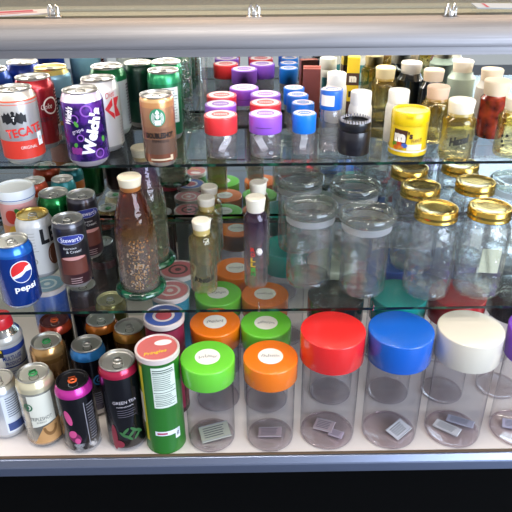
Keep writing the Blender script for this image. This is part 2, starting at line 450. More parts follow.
link('lamp_and_fill_tube', tb, None, fx, (0, .350, -.017))  # second tube, added to brighten the backs seen in the mirror
for px in (54, 254, 450):
    p = at(px, 16, zt)
    w = .0065
    me = join([tube([(-w, 0, .001), (-w * .95, 0, .012), (-w * .6, 0, .0155), (-w * .3, 0, .012), (-w*.1, 0, .006), (w*.1, 0, .006), (w * .3, 0, .012), (w * .6, 0, .0155), (w * .95, 0, .012), (w, 0, .001)], .0017),
               box(.02, .012, .002, .0005, (0, 0, .001)), box(.006, .008, .008, .001, (0, 0, .004))])
    o = link('clip', me, metal('#e8e6e0', .15), case)
    o.location = (p.x, p.y - 1.0, zt - .002)
# leaflets and small things on the glass top
def leaflet(label, px, py, w, d, rot, mat, stripes):
    p = at(px, py, zt); o = thing('leaflet', label, 'leaflet', (p.x, p.y, zt)); o.rotation_euler = (0, 0, R(rot))
    link('paper', box(w, d, .0015), mat, o).location.z = .0012
    flat(stripes, .00215, plastic('#a8304e', .5), 'printed_stripe', o)
leaflet('pink and white folded leaflet on the glass top at far left', 14, 14, .10, .045, 18, plastic('#c9bfbb', .5), [rect2d(-.01, .006, .07, .018, 4), rect2d(.0, -.011, .06, .006, 8)])
leaflet('grey printed card on the glass top near the right end', 500, 7, .07, .05, -8, plastic('#a9b4bd', .4), [rect2d(-.02, 0, .004, .04)])

# ------------------------------------------------------------------ lights
def area(name, loc, rot, sx, sy, power, col):
    l = bpy.data.lights.new(name, 'AREA'); l.shape = 'RECTANGLE'; l.size = sx; l.size_y = sy; l.energy = power; l.color = col
    o = bpy.data.objects.new(name, l); COL.objects.link(o); o.location = loc; o.rotation_euler = [R(v) for v in rot]; return o
for i, x in enumerate((-1.7, 0, 1.7)):
    area('ceiling_lamp', (x, .35, 3.05), (0, 0, 0), .16, 1.3, 20, (1, .93, .84))
    area('ceiling_lamp', (x, 2.6, 3.05), (0, 0, 0), 1.7, .5, 26, (1, .74, .5))  # rear row widened and warmed to lay a warm reflection on the rail
area('shop_window_daylight', (3.0, -2.4, 2.0), (80, 0, 46), 3.0, 2.4, 230, (.68, .80, 1))
for yy, pw in ((.920, 2.1), (1.215, 3.6)):  # front strip carries the tube's light; rear strip is added fill for mirrored backs
    area('case_strip_and_fill', (0, yy, zt - .064), (0, 0, 0), 2.1, .018, pw, (1, .93, .84))
w = bpy.data.worlds.new('world'); SC.world = w; w.use_nodes = True
w.node_tree.nodes['Background'].inputs[0].default_value = (.92, .93, 1, 1); w.node_tree.nodes['Background'].inputs[1].default_value = .6

SC.view_settings.view_transform = 'Standard'; SC.view_settings.look = 'None'; SC.view_settings.gamma = 1
SC.view_settings.exposure = .27
cy = SC.cycles
cy.transparent_max_bounces = 96; cy.max_bounces = 10; cy.glossy_bounces = 5; cy.diffuse_bounces = 3; cy.transmission_bounces = 6
cy.sample_clamp_indirect = 4; cy.caustics_reflective = False; cy.caustics_refractive = False
cy.use_denoising = True

# ================================================================== ON THE DECK
BIG = dict(h=.236, rl=.0560, rb=.0505, hl=.056)
def at_base(px, py, z): return at(px, py, z)
SM = dict(h=.187, rl=.0478, rb=.0435, hl=.041)
G1, G2 = 'wide-lidded jars on the case deck', 'small-stickered jars on the case deck'
def big(label, bx, by, col, **k):
    kk = dict(BIG); kk.update(k); return screw_jar(label, bx, by, Z_DECK, kk['h'], kk['rl'], kk['rb'], kk['hl'], col, top=False, group=G1, base=k.get('base', '#dcc0c8'))
def small(label, px, py, col, sticker=True):
    return screw_jar(label, px, py, Z_DECK, SM['h'], SM['rl'], SM['rb'], SM['hl'], col, top=True, group=G2, sticker=sticker)
RED, BLU, WHT, PUR, GRN, ORG, TEA = '#e82624', '#0d60c8', '#e0d8c6', '#7a3fc0', '#6fd23a', '#f47a12', '#149a92'
jr = big('clear jar with a wide bright red lid in the front row of the deck', 326.5, 431, RED)
jb = big('clear jar with a wide royal blue lid in the front row of the deck', 388, 430.5, BLU)
jw = big('clear jar with a wide white lid in the front row of the deck', 451, 429.5, WHT)
jp = big('clear jar with a wide purple lid cut off by the right edge of the photo', 516, 429.5, PUR)
jg = small('clear jar with a lime green lid beside the green crisp tube in the front row', 207.5, 357, GRN)
jo = small('clear jar with an orange lid beside the red-lidded jar in the front row', 270.5, 356.5, ORG)
small('orange-lidded jar directly behind the front lime green lid', 215, 322, ORG)
small('lime green-lidded jar directly behind the front orange lid', 266, 323, GRN)
small('lime green-lidded jar in the third row, under the small corked bottle', 218, 293, GRN)
small('orange-lidded jar in the third row, under the tall corked bottle', 265, 294, ORG)
small('orange-lidded jar in the fourth row, last one before the mirror', 236, 268, ORG)
packet('printed paper sachet lying inside the red-lidded jar', jr.location, Z_DECK, .030, .022, -25, plastic('#cbb6bb', .5), -.004, .006)
packet('second pinkish sachet, lying nearer the front inside the red-lidded jar', jr.location, Z_DECK, .022, .013, -30, plastic('#c7b4c6', .5), .016, -.016)
packet('bright printed sachet inside the blue-lidded jar', jb.location, Z_DECK, .034, .024, 40, None, .018, -.006)
packet('narrow printed sachet inside the white-lidded jar', jw.location, Z_DECK, .040, .017, -42, None, -.010, -.004)
packet('plain bluish sachet at the back inside the white-lidded jar', jw.location, Z_DECK, .040, .014, -30, plastic('#c3c3d6', .4), .020, .012)
packet('pale green sachet inside the lime green-lidded front jar', jg.location, Z_DECK, .045, .030, 15, plastic('#c9cdb9', .5), .006, .002)
packet('dim grey sachet inside the orange-lidded front jar', jo.location, Z_DECK, .035, .018, -4, plastic('#b59fa6', .5), .000, .000)
packet('small sachet inside the purple-lidded jar at the right edge', jp.location, Z_DECK, .034, .018, -20, plastic('#b9b6d0', .5), -.004, .004)
T = dict(h=.238, rl=.0525, rb=.042)
TALL = [('tall jar with a wide black lid directly behind the red-lidded jar', 336, 294, '#1c2120'),
        ('tall jar with a wide teal lid directly behind the blue-lidded jar', 399, 293.5, TEA),
        ('tall jar with a wide dark red lid directly behind the white-lidded jar', 458, 293, '#c22a30'),
        ('tall jar with a wide charcoal lid at the right end of the second row', 519, 289, '#23262a'),
        ('tall jar with a cream lid seen through the round glass jars', 333, 260, '#dfe3cf'),
        ('tall jar with a blue lid in the third row behind the teal lid', 393, 260, '#2c55a8'),
        ('tall jar with a mauve lid in the third row behind the dark red lid', 451, 259, '#8a7fa0'),
        ('tall jar with a grey lid at the right end of the third row', 509, 259, '#55585e'),
        ('tall jar with a teal lid farthest back, against the mirror', 286, 246, TEA)]
for lb, px, py, c in TALL:
    screw_jar(lb, px, py, Z_DECK, T['h'], T['rl'], T['rb'], .05, c, top=True, group='tall wide-lidded jars behind the front row')

def text(t, r, mat, s, z, w, h=None, ang=0, rot=0, x=0, name='lettering', off=.0007, **k):
    return wrap([text2d(s, w, h, rot=rot, cx=x, cy=z, **k)], r, mat, name, t, ang, off)
CN = 'drink cans on the case deck'
# --- crisp tube
CANGREEN = plastic('#256f20', .32, coat=.5)
def crisp(label, px, py, body, lidc, ringcol, art=None, h=.216, face=0, inner=None):
    t = thing('crisp_tube', label, 'crisp tube', foot(px, py, Z_DECK, h), 'cardboard crisp tubes', face)
    r = .0365
    link('tube_body', lathe([(0, .003), (r*.92, .003), (r*.95, 0), (r, .0006), (r, .003), (r*.985, .005), (r*.985, h - .008), (r, h - .006)], 56), body, t)
    ld = link('tube_lid', lathe([(r*1.0, h - .011), (r*1.045, h - .0105), (r*1.045, h - .001), (r*1.02, h), (r*.96, h), (r*.94, h - .0018), (0, h - .0018)], 56), plastic('#d9c9c4', .25, coat=.3), t)
    flat([ell2d(0, 0, r*.93, r*.93, 40)], h - .0016, plastic(lidc, .3, coat=.4), 'printed_disc', ld)
    if ringcol: flat([ring2d(0, 0, r*.42, r*.56), ell2d(0, 0, r*.18, r*.18)], h - .0014, plastic(ringcol, .4), 'printed_ring', ld)
    if art: art(t, r, h, ld)
    return t
def art_crisp(t, r, h, ld):
    r = r * .985
    wrap([rect2d(.006, h - .062, .042, .088)], r, plastic('#dfe8dc', .45), 'nutrition_panel', t, 0, .0003)
    K = plastic('#2f4a38', .6)
    wrap(lines2d(.006, h - .024, .038, 2, .0045, .0018, 4) + lines2d(.006, h - .036, .038, 8, .0042, .0011, 5) + [rect2d(.006, h - .0315, .04, .0008), rect2d(.006, h - .072, .04, .0012), rect2d(.006, h - .089, .04, .0010)] + lines2d(.006, h - .077, .036, 3, .0036, .001, 6) + lines2d(.006, h - .093, .036, 3, .0036, .001, 8), r, K, 'small_print', t, 0, .0007)
    wrap([rect2d(.004, .050, .046, .010), rect2d(.0225, .043, .010, .022)], r, plastic('#e9eef2', .45), 'white_sticker', t, 0, .0004)
    wrap([rect2d(-.006, .050, .018, .004)], r, plastic('#b9476a', .5), 'sticker_print', t, 0, .0008)
    text(t, r, plastic('#3a3f52', .5), '8', .043, .005, .010, x=.0225, name='sticker_print')
    wrap([rect2d(-.038, .11, .008, .17)], r, plastic('#d8c83a', .4), 'yellow_panel', t, 0, .0003)
    wrap([rect2d(-.045, .10, .012, .07)], r, plastic('#e8e2d0', .4), 'side_picture', t, 0, .0006)
    me = flat([text2d('Pringles', .040, .010, rot=8, cx=-.004, cy=-.014, bold=.02, shear=.3)], h - .0013, plastic('#f0c93a', .4), 'lid_lettering', ld)
    flat([ell2d(.011, .012, .015, .008, 32)], h - .0014, plastic('#f4ece8', .4), 'white_oval', ld)
crisp('green crisp tube with a pink plastic lid in the front row', 157, 347, CANGREEN, '#cf6c68', None, art_crisp)
MAR = bands([(0, '#3a0f1c'), (.01, '#7d1f38'), (.15, '#932845'), (.20, '#5b1830')], .35, .1)
crisp('maroon crisp tube with a blue ringed lid behind the green tube', 163.5, 315, MAR, '#4a63b0', '#e7d9d6', lambda t, r, h, ld: flat([ell2d(0, 0, r*.40, r*.40)], h - .0013, plastic('#c2525c', .4), 'red_spot', ld))
crisp('teal crisp tube with a pink lid, second behind the blue ringed lid', 170, 290, plastic('#2a7f94', .4), '#e2868a', '#f0dcd6')
crisp('grey crisp tube with a pink lid showing a dark slot, last before the mirror', 178, 269, plastic('#7b8f96', .4), '#d8767c', '#4c3a36')
crisp('blue crisp tube with a pale blue lid standing behind the spray can', 47, 283.5, plastic('#1f57ae', .35, coat=.4), '#8fb9cf', '#e6f0f2', h=.186)

# --- cans, front row of the deck
def art_leftcan(t, r):
    wrap([rect2d(.004, .060, .052, .086)], r, plastic('#dfe4ea', .4), 'label_panel', t, 30, .0003)
    wrap(lines2d(.006, .096, .042, 9, .0052, .0016, 4), r, plastic('#5a6577', .6), 'small_print', t, 30, .0007)
    wrap([rect2d(-.004, .030, .030, .018), rect2d(.017, .020, .008, .03)], r, plastic('#3c4f86', .5), 'blue_block', t, 30, .0008)
can('silver white can with rows of fine print, cut off by the left edge', -3, 378.5, Z_DECK, .122, .0331, bands([(0, '#c4c6c8'), (.012, '#cfd4da'), (.11, '#ded7c2')], .3, .5), art=art_leftcan, group=CN)
def art_cream(t, r):
    wrap([poly2d([(-.026, .052), (.012, .060), (.018, .060), (.018, .125), (-.026, .125)])], r, plastic('#e4e2d2', .4), 'cream_panel', t, 8, .0003)
    wrap([poly2d([(-.030, .014), (.022, .014), (.026, .062), (-.010, .052)])], r, plastic('#c79762', .4), 'caramel_panel', t, 12, .0004)
    wrap([ring2d(0.002, .050, .008, .013, 24, 180, 360, 1.6)], r, plastic('#8a6135', .4), 'caramel_swirl', t, 12, .0008)
    wrap([ring2d(-.014, .100, .006, .0085), ell2d(-.014, .100, .003, .004)], r, plastic('#2d6b4a', .4), 'round_emblem', t, -14, .0009)
    text(t, r, plastic('#4c4a45', .5), 'TRIPLESHOT', .0725, .038, .008, ang=-6)
    text(t, r, plastic('#7a7468', .5), 'ENERGY', .064, .017, .004, ang=-6)
CREAMC = bands([(0, '#8d8a86'), (.010, '#b99b7c'), (.030, '#b7aa98'), (.060, '#a9a79c'), (.128, '#e6dcb8')], .25, .55, mottle=('#8f8c82', '#d3cdbb', 26, .02, .12))
can('cream and silver coffee can with a green pull tab in the front row', 32.5, 372, Z_DECK, .154, .0331, CREAMC, tab=plastic('#2f9a52', .35), art=art_cream, group=CN)
def art_magenta(t, r):
    wrap([ell2d(-.020, .088, .006, .017, rot=12), ell2d(-.017, .050, .007, .009, rot=-20), ell2d(-.010, .034, .005, .007)], r, plastic('#d8558e', .35), 'splash_pattern', t, 0, .0004)
    wrap([ell2d(-.014, .042, .010, .014, rot=30)], r, plastic('#7c2a54', .35), 'dark_splash', t, 0, .0003)
    wrap([rect2d(.006, .068, .0015, .10)] + lines2d(.018, .11, .016, 14, .006, .0014, 7), r, plastic('#8f8d94', .5), 'small_print', t, 8, .0006)
BLKSIL = bands([(0, '#9a9a9e'), (.020, '#26232a'), (.022, '#141218'), (.126, '#141218'), (.130, '#c92f9a')], .25, .5, mottle=('#d9d9da', '#3a3a3e', 70, .008, .026))
can('black can with a magenta shoulder and black top in the front row', 72, 379, Z_DECK, .150, .0331, BLKSIL, lid=plastic('#1b1a1d', .3, .5), tab=plastic('#e0622a', .35), art=art_magenta, group=CN)
def art_tea(t, r):
    W = plastic('#cfc7cc', .45)
    text(t, r, W, 'GREEN TEA', .118, .042, .0065, ang=4)
    text(t, r, W, 'POMEGRANATE', .108, .030, .0028, ang=4, name='small_lettering')
    wrap(lines2d(.002, .100, .034, 4, .005, .0008, 7), r, plastic('#77707c', .5), 'small_print', t, 4, .0006)
    wrap([ell2d(-.025, .035, .006, .03), ell2d(-.018, .020, .010, .009)], r, plastic('#8f3040', .4), 'fruit_pattern', t, 0, .0004)
    wrap([ell2d(.002 + i * .005, .035 + (i % 3) * .008, .003, .009, rot=40 * (-1) ** i) for i in range(-2, 5)], r, plastic('#3b6a3c', .4), 'green_leaves', t, 0, .0005)
can('tall black can with a glossy crimson shoulder beside the green crisp tube', 117, 359.5, Z_DECK, .187, .0345, bands([(0, '#8a8a90'), (.010, '#15141a'), (.164, '#15141a'), (.168, '#b51f45')], .22, .5), lid=LIDSIL, tab=metal('#d9d7cf', .3), art=art_tea, group=CN, neck=.86)
# --- second and third rows
can('brown gold can with a green pull tab behind the cream can', 46, 340, Z_DECK, .154, .0331, bands([(0, '#7a5a38'), (.02, '#a87a45'), (.128, '#c79a5f')], .22, .7, mottle=('#7e5730', '#c59560', 30, .03, .12)), tab=plastic('#2f9a52', .35), group=CN)
def art_ring(t, r):
    B = plastic('#2d78b8', .4)
    wrap([ring2d(.012, .090, .009, .012), ring2d(.012, .090, .004, .0055)], r, B, 'blue_ring', t, 0, .0005)
    wrap(lines2d(.012, .060, .028, 6, .005, .0015, 3), r, plastic('#8d8fa8', .5), 'small_print', t, 0, .0005)
can('black can with a bright blue shoulder between the magenta and crimson cans', 86.5, 343, Z_DECK, .157, .0331, bands([(0, '#d2d0d0'), (.018, '#3c3858'), (.05, '#15161f'), (.132, '#15161f'), (.135, '#2c7fc4')], .25, .4), art=art_ring, group=CN)
can('black can with an orange emblem on its dark red top, behind the brown gold can', 54, 319, Z_DECK, .152, .0331, bands([(0, '#555'.replace('#555', '#555555')), (.012, '#16100f'), (.128, '#16100f'), (.132, '#a33a20')], .25, .5), lid=plastic('#52231a', .3, .5), tab=plastic('#e0622a', .35), group=CN)
can('black can with an amber shoulder, third row behind the blue-shouldered can', 100.5, 318, Z_DECK, .152, .0331, bands([(0, '#666666'), (.012, '#17110f'), (.128, '#17110f'), (.132, '#cf7a2c')], .25, .5), group=CN)
can('bronze brown can with a silver top behind the tall crimson-shouldered can', 129, 325.5, Z_DECK, .157, .0331, bands([(0, '#6d5232'), (.015, '#4a3423'), (.12, '#6d4a26'), (.135, '#c98f3c')], .25, .6), group=CN)
can('olive gold can with a yellowish top beyond the amber-shouldered can', 110, 298, Z_DECK, .150, .0331, bands([(0, '#666040'), (.012, '#8a8448'), (.128, '#b3aa58')], .25, .5), lid=metal('#d8d2a8', .35), group=CN)
can('dark can with pink print standing behind the amber-shouldered can', 82, 284, Z_DECK, .154, .0331, bands([(0, '#555555'), (.012, '#25222c'), (.09, '#7a3348'), (.11, '#25222c')], .25, .4), group=CN)
# --- spray can
def spray():
    t = thing('spray_can', 'spray can with a red cap and blue, yellow and white label at the left edge', 'spray can', foot(19, 396, Z_DECK), None, 10)
    r = .0340
    link('can_body', lathe([(0, .004), (r*.9, .004), (r*.96, 0), (r, .002), (r, .006), (r*.98, .008), (r*.98, .150), (r*1.01, .153), (r*.99, .157), (r*.90, .164)], 56), bands([(0, '#b7b7b5'), (.008, '#d8dad8'), (.148, '#c9c7c0')], .3, .4), t)
    link('can_shoulder', lathe([(r*.90, .1635), (r*.72, .172), (r*.60, .176), (r*.58, .182), (0, .182)], 56), metal('#cfd0cf', .22), t)
    link('cap', lathe([(r*.62, .178), (r*.66, .178), (r*.66, .182), (r*.60, .197), (r*.58, .1985), (0, .1985)], 48), plastic('#cf1f2a', .3, coat=.5), t)
    rb = r * .98
    wrap([rect2d(0, .136, .16, .012), rect2d(0, .098, .16, .003)], rb, plastic('#25408f', .4), 'blue_band', t, 0, .0003)
    wrap([rect2d(-.030, .132, .030, .018)], rb, plastic('#1a1c20', .4), 'black_badge', t, 0, .0006)
    wrap([rect2d(-.030, .1375, .026, .006), rect2d(.012, .060, .060, .0015, 8)], rb, plastic('#e6d21f', .4), 'yellow_badge', t, 0, .0009)
    text(t, rb, plastic('#25408f', .4), 'MULTI-USE', .120, .036, .010, bold=.02)
    text(t, rb, plastic('#25408f', .4), 'PRODUCT', .107, .030, .008, bold=.02)
    wrap(lines2d(0, .088, .050, 6, .005, .0014, 4), rb, plastic('#7a86a8', .5), 'small_print', t, 0, .0006)
spray()

# ================================================================== MIDDLE SHELF
CM = 'drink cans on the middle shelf'
def art_pepsi(t, r):
    W = plastic('#f2f4f6', .35)
    wrap([ell2d(0, .074, .0185, .0205, 40)], r, W, 'round_emblem', t, 0, .0003)
    # red over blue halves with a white wave between
    def arcpts(a0, a1, k=1.): return [(.0170 * k * math.cos(R(a)), .074 + .0190 * k * math.sin(R(a))) for a in range(a0, a1 + 1, 10)]
    wrap([poly2d(arcpts(30, 200) + [(-.006, .072), (.002, .0755), (.007, .082)])], r, plastic('#dd2a2c', .35), 'red_half', t, 0, .0007)
    wrap([poly2d([(.0170 * math.cos(R(a)), .074 + .0190 * math.sin(R(a))) for a in range(215, 365, 10)] + [(.007, .073), (-.002, .066)])], r, plastic('#163a8f', .35), 'blue_half', t, 0, .0007)
    text(t, r, W, 'pepsi', .042, .036, .014, ang=3, bold=.03)
can('bright blue cola can with a red, white and blue ball emblem on the middle shelf', 10, 239.5, Z_MID, .122, .0331, bands([(0, '#a9b4c4'), (.008, '#0e3f9c'), (.10, '#1f6fd0')], .22, .55, .6), art=art_pepsi, face=12, group=CM)
def art_L(t, r):
    K = plastic('#1b1a1c', .4)
    text(t, r, K, 'L', .086, .016, .030, ang=24, bold=.05)
    text(t, r, K, 'E', .086, .013, .030, ang=52, bold=.05)
    wrap([ell2d(.020, .045, .009, .018), ring2d(.020, .045, .010, .0125, sy=1.7)], r, plastic('#7d4a30', .4), 'brown_oval', t, 12, .0005)
    wrap([ring2d(-.012, .038, .004, .006)] + lines2d(-.010, .095, .018, 7, .006, .0009, 5), r, plastic('#b0a898', .5), 'fine_print', t, 0, .0005)
can('white beer can with a gold top and big black letters behind the blue cola can', 32, 213, Z_MID, .122, .0331, bands([(0, '#b9b9b9'), (.010, '#ece9e2')], .3, .15), lid=metal('#d9bc6a', .32), art=art_L, face=0, group=CM)
def art_iced(t, r):
    wrap([poly2d([(-.024, .030), (.024, .030), (.024, .062), (-.024, .062)]), ell2d(0, .062, .024, .005)], r, plastic('#6b3a30', .35), 'coffee_glass', t, 0, .0004)
    wrap([ell2d(0, .063, .021, .0035)], r, plastic('#d39a94', .4), 'foam_top', t, 0, .0008)
    wrap([ell2d(0, .100, .024, .0085), ], r, plastic('#2f3c96', .4), 'name_oval', t, 0, .0004)
    wrap([ring2d(0, .100, .0235, .0248, 36, sy=.36)], r, plastic('#c9cfe6', .4), 'oval_outline', t, 0, .0008)
    text(t, r, plastic('#eef0fa', .4), "Stewart's", .100, .036, .009, bold=.01, off=.0009)
    text(t, r, plastic('#e9e9ea', .4), 'Espresso', .083, .022, .005, x=-.004)
    text(t, r, plastic('#e9e9ea', .4), '& Cream!', .0765, .026, .005, x=.002)
    wrap(lines2d(0, .022, .022, 3, .0045, .0012, 3), r, plastic('#c9a9a9', .5), 'small_print', t, 0, .0005)
ICED = bands([(0, '#9a9698'), (.008, '#4a2b30'), (.04, '#2d2a30'), (.12, '#55535a')], .3, .4)
can('dark coffee can with a blue oval name badge on the middle shelf, nearer one', 67, 217.5, Z_MID, .131, .0290, ICED, art=art_iced, group=CM, neck=.88)
can('dark coffee can with a blue oval name badge, the one farther back', 80.5, 193.5, Z_MID, .131, .0290, ICED, art=art_iced, group=CM, neck=.88, face=14)
can('glossy green can behind the white beer can', 53, 192, Z_MID, .122, .0331, bands([(0, '#8f8f8f'), (.010, '#14783a'), (.10, '#1f9c4a')], .2, .6, .6), group=CM, art=lambda t, r: (wrap([ell2d(.012, .070, .012, .02)], r, plastic('#e6e0cc', .4), 'cream_oval', t, 30, .0004), text(t, r, plastic('#1a1a1a', .4), 'ale', .07, .014, .01, ang=51)))
def cup(label, px, py, h, r, matb, art=None):
    t = thing('drink_tub', label, 'tub', foot(px, py, Z_MID, h), None)
    link('tub_body', lathe([(0, .003), (r*.90, .003), (r*.94, 0), (r, .003), (r, h - .012)], 48), matb, t)
    link('tub_lid', lathe([(r, h - .020), (r*1.06, h - .019), (r*1.06, h - .002), (r*1.03, h), (r*.95, h), (r*.93, h - .003), (0, h - .003)], 48), plastic('#e9ecec', .3), t)
    wrap([rect2d(0, h - .017, r * 6.0, .0016)], r*1.06, plastic('#6b7fb0', .4), 'blue_line', t, 0, .0003)
    if art: art(t, r)
def art_fruit(t, r):
    wrap([ell2d(-.016, .100, .012, .014), ell2d(.010, .092, .016, .013)], r, plastic('#d8402f', .4), 'red_fruit', t, 0, .0004)
    wrap([ell2d(-.014, .060, .014, .022), ell2d(.012, .050, .011, .018)], r, plastic('#e0b23c', .4), 'yellow_fruit', t, 0, .0004)
    wrap([ell2d(-.002, .108, .005, .010, rot=30), ell2d(.018, .070, .005, .012, rot=-20)], r, plastic('#3d8f3a', .4), 'green_leaf', t, 0, .0006)
cup('white-lidded tub with a red and yellow fruit picture on the middle shelf', 14, 186, .150, .0335, bands([(0, '#d9c9a0'), (.03, '#e08f4a'), (.08, '#e8a7a0'), (.125, '#e6dcd8')], .35, .05), art_fruit)
can('orange and white can far back on the middle shelf below the purple can', 33, 180, Z_MID, .110, .028, bands([(0, '#999999'), (.01, '#d8642e'), (.06, '#d9d2c6'), (.08, '#c24a28')], .3, .3), group=CM)
can('small teal and orange can far back beside the dark coffee cans', 62, 178, Z_MID, .110, .026, bands([(0, '#999999'), (.01, '#1f8a8f'), (.06, '#d97a2c'), (.08, '#1f7f86')], .3, .3), group=CM)

# --- big corked storage bottles with green foot rings
def cork_cap(t, r0, r1, z0, z1, name='cork_stopper', mat=None):
    return link(name, lathe([(r0*.96, z0), (r0, z0 + .001), (r1, z1 - .002), (r1 - .0015, z1), (0, z1)], 32, cap0=True), mat or CORK, t)
def pipe_bottle(label, px, py, h, fume, ring, top, beads):
    t = thing('corked_glass_bottle', label, 'bottle', foot(px, py, Z_MID, h if top else 0), 'tall corked bottles with green foot rings')
    g = glass('#f0f1ee', '#8a7f86', .03, .9, .3, fume, haze=.075, pw=3.2)
    prof = [(0, .010), (.030, .010), (.0345, .014), (.0352, .030), (.0350, .10), (.0345, .125), (.031, .150), (.0245, .176), (.0185, h - .026), (.0178, h - .020), (.0188, h - .016)]
    link('glass_body', vessel(prof, .0028, .014), g, t)
    # flared foot ring
    pr = []
    for k in range(17):
        a = 2 * math.pi * k / 16; pr.append((.0375 + .0075 * math.cos(a), .0075 + .0070 * math.sin(a)))
    gm = new_mat('green_glass_foot'); m, n, l = gm; bb = n['Principled BSDF']
    bb.inputs['Base Color'].default_value = (*rgb('#0f5a3e'), 1); bb.inputs['Roughness'].default_value = .08; bb.inputs['Coat Weight'].default_value = .6
    tx = n.new('ShaderNodeTexNoise'); tx.inputs['Scale'].default_value = 50; cc = n.new('ShaderNodeTexCoord'); l.new(cc.outputs['Object'], tx.inputs['Vector'])
    rr = n.new('ShaderNodeValToRGB'); rr.color_ramp.elements[0].position = .45; rr.color_ramp.elements[0].color = (*rgb('#072a1d'), 1); rr.color_ramp.elements[1].position = .62; rr.color_ramp.elements[1].color = (*rgb('#135c3c'), 1)
    l.new(tx.outputs['Fac'], rr.inputs[0]); l.new(rr.outputs[0], bb.inputs['Base Color'])
    link('foot_ring', lathe(pr, 56), m, t)
    heavy_base(t, .033, '#c9b9a8', .011)
    cork_cap(t, .0165, .0200, h - .024, h)
    if beads:
        # gold and dark flecked frit stuck to the inside wall
        rr = random.Random(5)
        for mat, nm, n_ in ((plastic('#dcb468', .3, .3), 'gold_fleck', 150), (plastic('#3a2a1c', .4), 'dark_fleck', 110), (plastic('#efe6cf', .4), 'pale_fleck', 60)):
            bm = bmesh.new()
            for _ in range(n_):
                a = R(rr.gauss(-6, 17)); z = rr.uniform(.020, .115); q = .0305
                mtx = Matrix.Translation((q * math.sin(a), -q * math.cos(a), z)) @ Matrix.Rotation(rr.uniform(0, 6), 4, 'X') @ Matrix.Diagonal((1, .6, 1.4, 1))
                bmesh.ops.create_icosphere(bm, subdivisions=1, radius=rr.uniform(.0010, .0021), matrix=mtx)
            me = bpy.data.meshes.new('m'); bm.to_mesh(me); bm.free(); o = link(nm + '_decoration', me, mat, t); o['kind'] = 'stuff'
    return t
pipe_bottle('tall amber-tinted bottle with a cork and gold flecks on a dark green foot ring', 129, 176, .220, [(0, '#efe6e2'), (.10, '#e8d3c6'), (.125, '#c99a62'), (.15, '#a8622e'), (.18, '#b0503a'), (.21, '#c98a3c')], 1, True, True)
pipe_bottle('second tall bottle with a rainbow sheen on a green foot ring, behind the amber one', 153, 262, .235, [(0, '#eef0e6'), (.08, '#dfe2cc'), (.13, '#b9c29a'), (.17, '#c79aa4'), (.20, '#9a7fae'), (.22, '#c9b26a')], 1, False, False)

# --- slim corked bottles
def slim(label, px, py, h, r, fume, art=None, capr=.0165, grp='slim corked bottles'):
    t = thing('slim_corked_bottle', label, 'bottle', foot(px, py, Z_MID, h), grp)
    g = glass('#f3f2ec', '#94917c', .03, .9, .3, fume, haze=.045, pw=3.0)
    prof = [(0, .004), (r*.7, .002), (r*.94, 0), (r, .005), (r, h - .042), (r*.96, h - .034), (r*.72, h - .026), (r*.62, h - .022), (r*.64, h - .016), (r*.58, h - .012)]
    link('glass_body', vessel(prof, .002, .006), g, t)
    heavy_base(t, r*.98, '#d9cf9a')
    cork_cap(t, capr*.86, capr, h - .026, h, mat=plastic('#f4ecd6', .7, noise=.06))
    if art: art(t, r)
    return t
YEL = [(0, '#f3ecc8'), (.03, '#f0efd8'), (.08, '#efe9c9'), (.12, '#e6cf7a')]
def art_smell(t, r):
    text(t, r, plastic('#26251f', .5), 'JUNGLE', .028, .036, .0115, arc=-.005, bold=.06)
    text(t, r, plastic('#6b6a58', .5), 'FRESH', .020, .014, .004, name='small_lettering')
slim('short clear bottle with a cork and black arched lettering, nearest of its row', 201, 220, .137, .0242, YEL, art_smell)
slim('clear bottle with a cork directly behind the black-lettered bottle', 206, 197, .137, .0242, YEL)
slim('clear yellowish bottle with a cork, farthest of its row before the mirror', 209, 186, .137, .0242, YEL)
def art_rasta(t, r):
    for s, c, z in (('R', '#c8322c', .080), ('O', '#c8322c', .070), ('L', '#d8b02a', .060), ('L', '#d8b02a', .050), ('I', '#4c8f3a', .040), ('N', '#2f7f3a', .031)):
        text(t, r, plastic(c, .4), s, z, .0085, .0085, ang=-14, rot=0, bold=.05, name='coloured_letter')
    o = link('glass_flower', join([lathe([(0, -.006), (.004, -.005), (.006, 0), (.004, .005), (0, .006)], 12)] + []), plastic('#e9e6e6', .2, coat=.5), t)
    o.location = (.006, -r - .003, .078)
PURF = [(0, '#f0ecee'), (.06, '#e9e2ea'), (.10, '#cdbccf'), (.13, '#9a78a8'), (.16, '#b898a8')]
slim('tall purple-topped bottle with a cork and red, yellow and green lettering', 255.5, 197, .172, .0215, PURF, art_rasta, .0175, 'tall slim corked bottles')
slim('tall corked bottle directly behind the purple-topped one', 258, 182, .172, .0215, [(0, '#f0ecee'), (.1, '#e6dfc0'), (.13, '#c2a24a'), (.16, '#b98a3a')], None, .0160, 'tall slim corked bottles')

